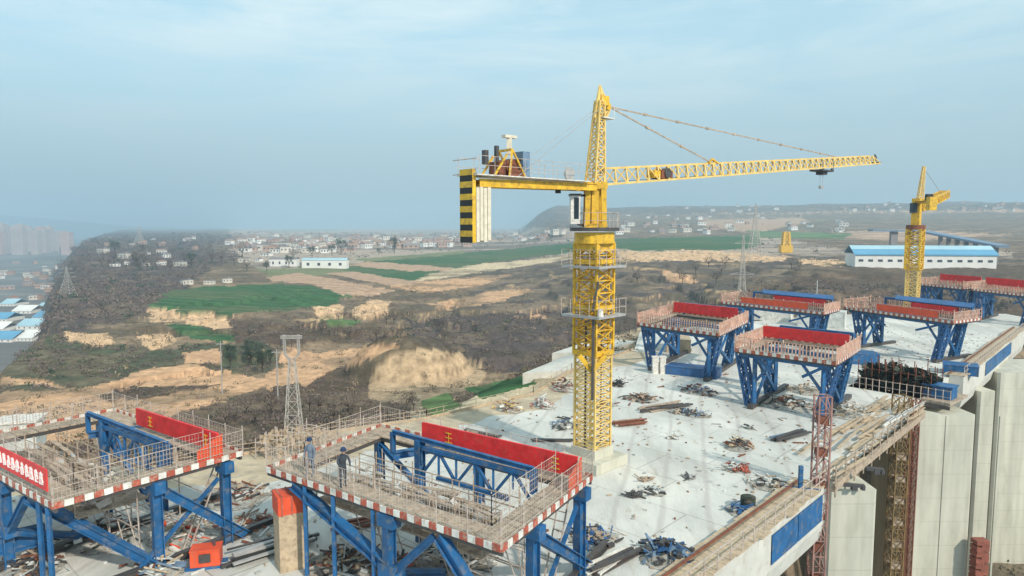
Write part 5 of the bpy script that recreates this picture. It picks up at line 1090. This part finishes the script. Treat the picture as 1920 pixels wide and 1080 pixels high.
# ------------------------------------------------------------------ blue roofed factory and viaduct
fy = hit(1735, 501).y; pl, pr = D(1603, 497, fy), D(1868, 502, fy*.97); zb = pl.z; c = (pl+pr)/2; ax = (pr-pl); ax.z = 0; Lf = ax.length; ax.normalize(); bk = Vector((-ax.y, ax.x, 0)); hwall = 21/F*fy; ro = empty('factory', Vector((c.x, c.y, zb)), 'long white factory hall with blue roof behind the small crane', 'factory')
oc = Vector((c.x, c.y, zb)); b = MB(oc); wd = 22; b.box(oc+bk*wd/2+Z*(hwall/2-2), (Lf, wd, hwall+4), ax=ax); b.build('wall', M['hw3'], ro)
b = MB(oc); e0 = oc-ax*(Lf/2+1)-bk*.6+Z*hwall; e1 = oc+ax*(Lf/2+1)-bk*.6+Z*hwall; rg = Z*(.012*fy)+bk*(wd/2+.6)
b.quad([e0, e1, e1+rg, e0+rg]); b.quad([e0+rg, e1+rg, e1+bk*(wd+1.2), e0+bk*(wd+1.2)]); b.hexa([e0-Z*.9, e1-Z*.9, e1-Z*.9+bk*.3, e0-Z*.9+bk*.3, e0-Z*.01, e1-Z*.01, e1-Z*.01+bk*.3, e0-Z*.01+bk*.3])
rf = b.build('roof', M['factoryblue'], ro); b = MB(oc); b.quad([e0+rg*.52+Z*.15, e1+rg*.52+Z*.15, e1+rg*.98+Z*.15, e0+rg*.98+Z*.15]); b.build('skylight_strip', M['teal'], rf)
for i in range(14):
    b = MB(oc); q = oc-ax*(Lf/2)+ax*(Lf*(i+.6)/14.2)-bk*.05+Z*hwall*.42; b.box(q, (3.0, .12, 1.6), ax=ax); b.build('window', M['window'], ro)
vy = fy+140; v0, v1, v2 = D(1632, 432, vy), D(1730, 433, vy), D(1880, 462, vy*.8); rv = empty('viaduct', v1, 'grey viaduct under construction behind the factory', 'viaduct'); b = MB(v1); b.beam(v0, v1, 9, 1.6); b.beam(v1-Z*.3, v2, 9, 1.6); b.build('deck_slab', M['greyblue'], rv)
for i in range(9):
    q = v1.lerp(v2, (i+.4)/9) if i > 1 else v0.lerp(v1, .45+.3*i); b = MB(v1); b.box(q-Z*9, (2.2 if i > 1 else 6, 3, 17)); b.build('support', M['roof1'], rv)
# ------------------------------------------------------------------ houses
def house_proto(wm, rm, gable, L, Wd, h, nm):
    r = empty(nm, (0, 0, -999), 'x', 'house'); b = MB(); b.box((0, 0, h/2-1.5), (L, Wd, h+3)); b.build('wall', wm, r); b = MB()
    if gable:
        a = [(-L/2-.4, -Wd/2-.5, h), (L/2+.4, -Wd/2-.5, h), (L/2+.4, 0, h+Wd*.28), (-L/2-.4, 0, h+Wd*.28), (L/2+.4, Wd/2+.5, h), (-L/2-.4, Wd/2+.5, h)]
        b.quad([a[0], a[1], a[2], a[3]]); b.quad([a[3], a[2], a[4], a[5]]); b.quad([a[0], a[3], a[5]]); b.quad([a[1], a[4], a[2]]); b.quad([a[0], a[5], a[4], a[1]])
    else:
        b.box((0, 0, h+.15), (L+.5, Wd+.5, .35)); b.box((L*.2, 0, h+1.1), (L*.3, Wd*.5, 1.8))
    b.build('roof', rm, r)
    for i in range(3): b = MB(); b.box((-L/2+L*(i+.5)/3, -Wd/2-.03, h*.55), (1.6, .1, 1.7)); b.build('window', M['window'], r)
    return r
protos = [house_proto(M['hw'], M['roof1'], False, 12, 9, 6.4, 'house'), house_proto(M['hw3'], M['roof1'], False, 10, 8, 3.6, 'house'), house_proto(M['hw2'], M['roof1'], True, 13, 8, 3.8, 'house'), house_proto(M['hw3'], M['roof2'], True, 11, 8, 6.2, 'house'), house_proto(M['hw2'], M['roof2'], False, 10, 9, 6.5, 'house')]
KN = ['cream two storey house', 'low white flat roofed house', 'pinkish house under a grey gable', 'white house under a red gable', 'brick pink flat roofed house']
rr = random.Random(11); nh = 0; used = set()
ZN = [('among trees left of the white sheds', 190, 440, 446, 500, 22), ('in the dense village above the green fields', 440, 875, 443, 474, 190), ('in the strip behind the crane ballast', 905, 1070, 436, 452, 26),
      ('in the hamlet right of the crane mast', 1150, 1330, 402, 440, 34), ('on the far right skyline', 1180, 1910, 376, 398, 54), ('on the plain left of the factory', 1330, 1590, 405, 436, 22), ('on the valley floor at the left border', 0, 135, 492, 565, 44)]
def place_house(px, py, zone, sc=None, k_=None):
    global nh
    q = hit(px, py, 60, 7500) if zone[0:10] != 'on the val' else P(px, py, -79)
    if math.hypot(q.x, q.y) > 6000: return
    k_ = rr.randrange(5) if k_ is None else k_
    src = protos[k_]; first = k_ not in used; used.add(k_); r = src if first else copy_tree(src); r.location = q; r.rotation_euler.z = rr.uniform(-.5, .5)+(.785 if rr.random() < .3 else 0)
    s_ = (sc or rr.uniform(1.0, 1.5)*(.75 if px < 430 else 1))*(1 if math.hypot(q.x, q.y) > 900 else .7); r.scale = (s_*rr.uniform(.8, 1.5), s_, s_)
    r['label'] = KN[k_]+' '+zone; r['group'] = KN[k_]+'s '+zone; nh += 1
for zone, x0, x1, y0, y1, n in ZN:
    for i in range(n):
        px = rr.uniform(x0, x1); py = rr.uniform(y0, y1)
        if zone.startswith('in the dense') and py > 468-(px-440)*.02 and px > 660: py -= 8
        place_house(px, py, zone)
for (px, py, sc) in ((460, 492, 1.0), (485, 490, 1.1), (520, 498, 1.1), (540, 492, 1.0), (500, 480, 1.0), (350, 533, .7), (425, 530, .7), (393, 533, .6)): place_house(px, py, 'near the white sheds', sc, 1 if px > 480 else 0)
# white long sheds
def shed(px0, px1, py, hpx, mt, rmt, label, dy=10, cat='shed', z=None, name='long_shed'):
    p = hit((px0+px1)/2, py) if z is None else P((px0+px1)/2, py, z); y = p.y; a, b_ = D(px0, py, y), D(px1, py, y); L = (b_-a).length; h = hpx/F*y; r = empty(name, p, label, cat)
    b = MB(p); b.box(p+Vector((0, dy/2, h/2-1)), (L, dy, h+2)); b.build('wall', M[mt], r); b = MB(p)
    e = p+Z*h; x = Vector((L/2+.5, 0, 0)); 
    b.quad([e-x-Vector((0, .5, 0)), e+x-Vector((0, .5, 0)), e+x+Vector((0, dy/2, dy*.2)), e-x+Vector((0, dy/2, dy*.2))]); b.quad([e-x+Vector((0, dy/2, dy*.2)), e+x+Vector((0, dy/2, dy*.2)), e+x+Vector((0, dy+.5, 0)), e-x+Vector((0, dy+.5, 0))])
    b.build('roof', M[rmt], r)
    for i in range(4): b = MB(p); b.box(p+Vector((L*(-.36+.24*i), -.04, h*.5)), (L*.06, .1, h*.35)); b.build('window', M['window'], r)
shed(566, 650, 503, 15, 'hw3', 'teal', 'long white shed with pale blue roof beside the green fields')
shed(505, 556, 500, 14, 'hw3', 'roof1', 'white two storey shed left of the pale blue roofed shed')
# valley industrial sheds at left
for (px0, px1, py, hp, rm_, lab) in ((30, 72, 618, 7, 'teal', 'pale teal factory roof on the valley floor at left'), (-25, 22, 642, 6, 'factoryblue', 'deep blue factory roof lowest on the valley floor at left'), (60, 92, 600, 5, 'factoryblue', 'small blue factory roof touching the wooded slope'), (-20, 12, 604, 6, 'factoryblue', 'blue factory roof touching the left border'), (22, 58, 588, 5, 'hw3', 'white factory roof farthest up the valley'), (-30, 5, 622, 5, 'hw3', 'white factory roof cut by the left border'), (30, 60, 640, 6, 'hw3', 'white factory roof at the foot of the slope'), (0, 26, 574, 4, 'teal', 'tiny teal roof far up the valley'), (66, 90, 582, 4, 'teal', 'tiny teal roof beside the wooded slope')):
    shed(px0, px1, py, hp, 'hw3', rm_, lab, 26, 'factory', -79, 'valley_factory')
# far city blocks
rr = random.Random(3)
for i in range(17):
    px = -10+i*8.6+rr.uniform(-2, 2); y = 2450+rr.uniform(-150, 250); p = D(px, 470, y); p.z = -79; h = rr.uniform(75, 105)*(1-.25*(i > 12)); w_ = rr.uniform(20, 30); r = MB(p); r.box(p+Z*h/2, (w_, 24, h)); r.box(p+Z*(h+2), (w_*.4, 10, 4)); r.box(p+Z*h/2-Vector((0, 12.3, 0)), (w_*.25, 1, h*.95))
    tag(r.build('tower_block', M['city2' if i % 3 == 1 else 'city']), 'hazy high rise tower block in the valley city at left', 'tower block', 'hazy tower blocks in the valley city')
# ------------------------------------------------------------------ trees and scrub
def clump_arrays(n, seed, flat=.8):
    g = np.random.RandomState(seed); c = g.normal(0, .42, (n, 3)); c[:, 2] = np.abs(c[:, 2])*.7+.03; a = g.normal(0, 1, (n, 3)); a /= np.linalg.norm(a, axis=1)[:, None]; b_ = np.cross(a, g.normal(0, 1, (n, 3))); b_ /= np.linalg.norm(b_, axis=1)[:, None]
    s1 = g.uniform(.06, .17, (n, 1)); s2 = g.uniform(.04, .10, (n, 1)); return np.stack([c-a*s1-b_*s2, c+a*s1-b_*s2, c+a*s1+b_*s2, c-a*s1+b_*s2], 1)
def scatter(name, pos, size, mats, label, seed=1, quads=16, matsel=None):
    g = np.random.RandomState(seed); base = [clump_arrays(quads, seed*10+k_) for k_ in range(6)]; V = []
    for i, (p, s_) in enumerate(zip(pos, size)):
        q = base[i % 6].reshape(-1, 3)*np.array([s_, s_, s_*g.uniform(.7, 1.4)]); t_ = g.uniform(0, 6.28); c_, n_ = math.cos(t_), math.sin(t_); q = np.stack([q[:, 0]*c_-q[:, 1]*n_, q[:, 0]*n_+q[:, 1]*c_, q[:, 2]], 1); V.append(q+p)
    V = np.concatenate(V); n = len(V); me = bpy.data.meshes.new(name); me.vertices.add(n); me.vertices.foreach_set('co', V.ravel()); me.loops.add(n); me.loops.foreach_set('vertex_index', np.arange(n)); me.polygons.add(n//4); me.polygons.foreach_set('loop_start', np.arange(0, n, 4))
    me.update(calc_edges=True)
    for m_ in mats: me.materials.append(m_)
    mi = np.repeat(g.choice(len(mats), len(pos), p=matsel), quads); me.polygons.foreach_set('material_index', mi.astype(np.int32))
    o_ = bpy.data.objects.new(name, me); COL.objects.link(o_); tag(o_, label, None, None, 'stuff'); return o_
g = np.random.RandomState(2)
flatk = kind; XF, YF, ZF = X.ravel(), Y.ravel(), ZZ.ravel(); DF = DD.ravel(); PX, PY = proj(XF, YF, ZF)
M['twig2'] = mat('purple grey bare scrub', (.165, .125, .115), .9, 0, .4, .1); M['drygrass'] = mat('dry tan scrub', (.36, .27, .17), .9, 0, .35, .1); M['olivebush'] = mat('olive scrub', (.14, .125, .075), .9, 0, .35, .1)
def pick(mask, n, seed):
    idx = np.nonzero(mask)[0]; w_ = 1.0/np.maximum(DF[idx], 60)**.3; g2 = np.random.RandomState(seed); return idx[g2.choice(len(idx), min(n, len(idx)), replace=False, p=w_/w_.sum())]
vis = (PX > -200) & (PX < 2120)
i1 = pick(vis & (flatk == 5) & (DF > 62) & (DF < 420), 3600, 1); scatter('bare_scrub', np.stack([XF[i1], YF[i1], ZF[i1]-.1], 1), g.uniform(.5, 1.7, len(i1))*np.clip(DF[i1]/200, .8, 2.0), [M['twig'], M['twig2'], M['evergreen'], M['olivebush'], M['drygrass']], 'bare purple brown scrub on the gully slopes', 4, 34, [.38, .40, .06, .12, .04])
i1 = pick(vis & (flatk == 6) & (PX < 1000) & (DF > 62) & (DF < 500), 1300, 2); scatter('dry_scrub', np.stack([XF[i1], YF[i1], ZF[i1]-.1], 1), g.uniform(.5, 1.3, len(i1))*np.clip(DF[i1]/220, .8, 2.2), [M['twig'], M['twig2'], M['drygrass'], M['olivebush']], 'dry low scrub over the loess hillside', 5, 26, [.36, .32, .14, .18])
i1 = pick(vis & (flatk == 5) & (PX < 460) & (DF >= 380) & (DF < 3000), 2000, 3); scatter('bare_woodland', np.stack([XF[i1], YF[i1], ZF[i1]], 1), g.uniform(2.5, 6, len(i1))*np.clip(DF[i1]/900, .8, 1.8), [M['twig'], M['twig2'], M['evergreen']], 'grey bare woodland on the slope below the village', 6, 36, [.42, .48, .10])
i1 = pick(vis & (flatk == 7) & (DF > 700) & (DF < 3500), 500, 7); scatter('village_shrubs', np.stack([XF[i1], YF[i1], ZF[i1]], 1), g.uniform(4, 8, len(i1))*np.clip(DF[i1]/1200, .7, 1.8), [M['twig'], M['twig2'], M['evergreen']], 'grey bare orchard growth between the village houses', 8, 14, [.4, .4, .2])
i1 = pick(vis & (flatk == 3) & (DF > 90) & (DF < 420), 900, 14); scatter('bank_bushes', np.stack([XF[i1], YF[i1], ZF[i1]], 1), g.uniform(.5, 1.5, len(i1)), [M['twig'], M['olivebush']], 'small bushes dotted over the sandy banks', 10, 24)
i1 = pick(vis & (flatk == 4) & (DF > 120) & (DF < 700), 260, 12); scatter('cliff_bushes', np.stack([XF[i1], YF[i1], ZF[i1]], 1), g.uniform(1, 2.2, len(i1)), [M['twig'], M['olivebush']], 'small dark bushes on the tan cliffs', 9, 14)
# individual trees
def tree_proto(h, crown_m, nm, seed, n=170, spread=.36):
    r = empty(nm, (0, 0, -999), 'x', 'tree'); rr2 = random.Random(seed); b = MB(); tips = []
    b.tube((0, 0, -1), (.05*h*rr2.uniform(-.5, .5), 0, h*.45), h*.035, h*.022, n=7); st = Vector((0, 0, h*.4))
    for i in range(9):
        a = rr2.uniform(0, 6.28); e = st+Vector((math.cos(a)*h*spread*.7, math.sin(a)*h*spread*.7, h*rr2.uniform(.1, .5))); b.tube(st-Z*h*.1*rr2.random(), e, h*.014, h*.005, n=5); tips.append(e)
        for k_ in range(3): a2 = rr2.uniform(0, 6.28); e2 = e+Vector((math.cos(a2), math.sin(a2), .9))*h*.13; b.tube(e, e2, h*.006, h*.002, n=4); tips.append(e2)
    b.build('trunk', M['darkbrown'], r); b = MB()
    for i in range(n):
        t_ = rr2.choice(tips); c = t_+Vector((rr2.gauss(0, .06), rr2.gauss(0, .06), rr2.gauss(0, .06)))*h; a = Vector((rr2.uniform(-1, 1), rr2.uniform(-1, 1), rr2.uniform(-1, 1))).normalized()*h*rr2.uniform(.012, .04); bb = a.cross(Vector((rr2.random(), rr2.random(), 1))).normalized()*h*rr2.uniform(.01, .025)
        b.quad([c-a-bb, c+a-bb, c+a+bb, c-a+bb])
    b.build('crown', crown_m, r); return r
TP = [tree_proto(9, M['twig'], 'bare_tree', 1, 260), tree_proto(9, M['evergreen'], 'evergreen_tree', 2, 420, .28)]
TU = set()
def place_tree(px, py, hpx, k_, label, group=None):
    q = hit(px, py); d_ = math.hypot(q.x, q.y); r = TP[k_] if k_ not in TU else copy_tree(TP[k_]); TU.add(k_); s_ = hpx/F*d_/9; r.location = q; r.scale = (s_, s_, s_); r.rotation_euler.z = random.uniform(0, 6); r['label'] = label
    if group: r['group'] = group
place_tree(739, 474, 28, 1, 'dark round evergreen tree at the field edge before the village'); place_tree(710, 478, 12, 1, 'tiny dark tree left of the round evergreen')
rr = random.Random(21)
for i in range(26): px = rr.uniform(180, 660); place_tree(px, rr.uniform(470, 512 if px < 560 else 484), rr.uniform(15, 26), rr.choice((0, 0, 1)), 'grey winter tree between the hazy village houses', 'winter trees among the village houses')
for i in range(18): place_tree(rr.uniform(600, 860), rr.uniform(596, 640), rr.uniform(14, 24), 0, 'bare tree on the sloping ground below the fields', 'bare trees below the fields')
for i in range(16): place_tree(rr.uniform(1180, 1500), rr.uniform(500, 545), rr.uniform(14, 24), 0, 'bare tree on the grey slope right of the crane mast', 'bare trees right of the crane mast')
for i in range(12): place_tree(rr.uniform(425, 520), rr.uniform(655, 700), rr.uniform(22, 34), 1, 'dark tree in the thicket left of the boxy pylon', 'dark thicket trees')
for i in range(20): place_tree(rr.uniform(380, 780), rr.uniform(770, 800), rr.uniform(24, 42), 0, 'bare tree in the dark gully behind the near travellers', 'bare trees in the dark gully')
print('houses', nh, 'objects', len(bpy.data.objects))
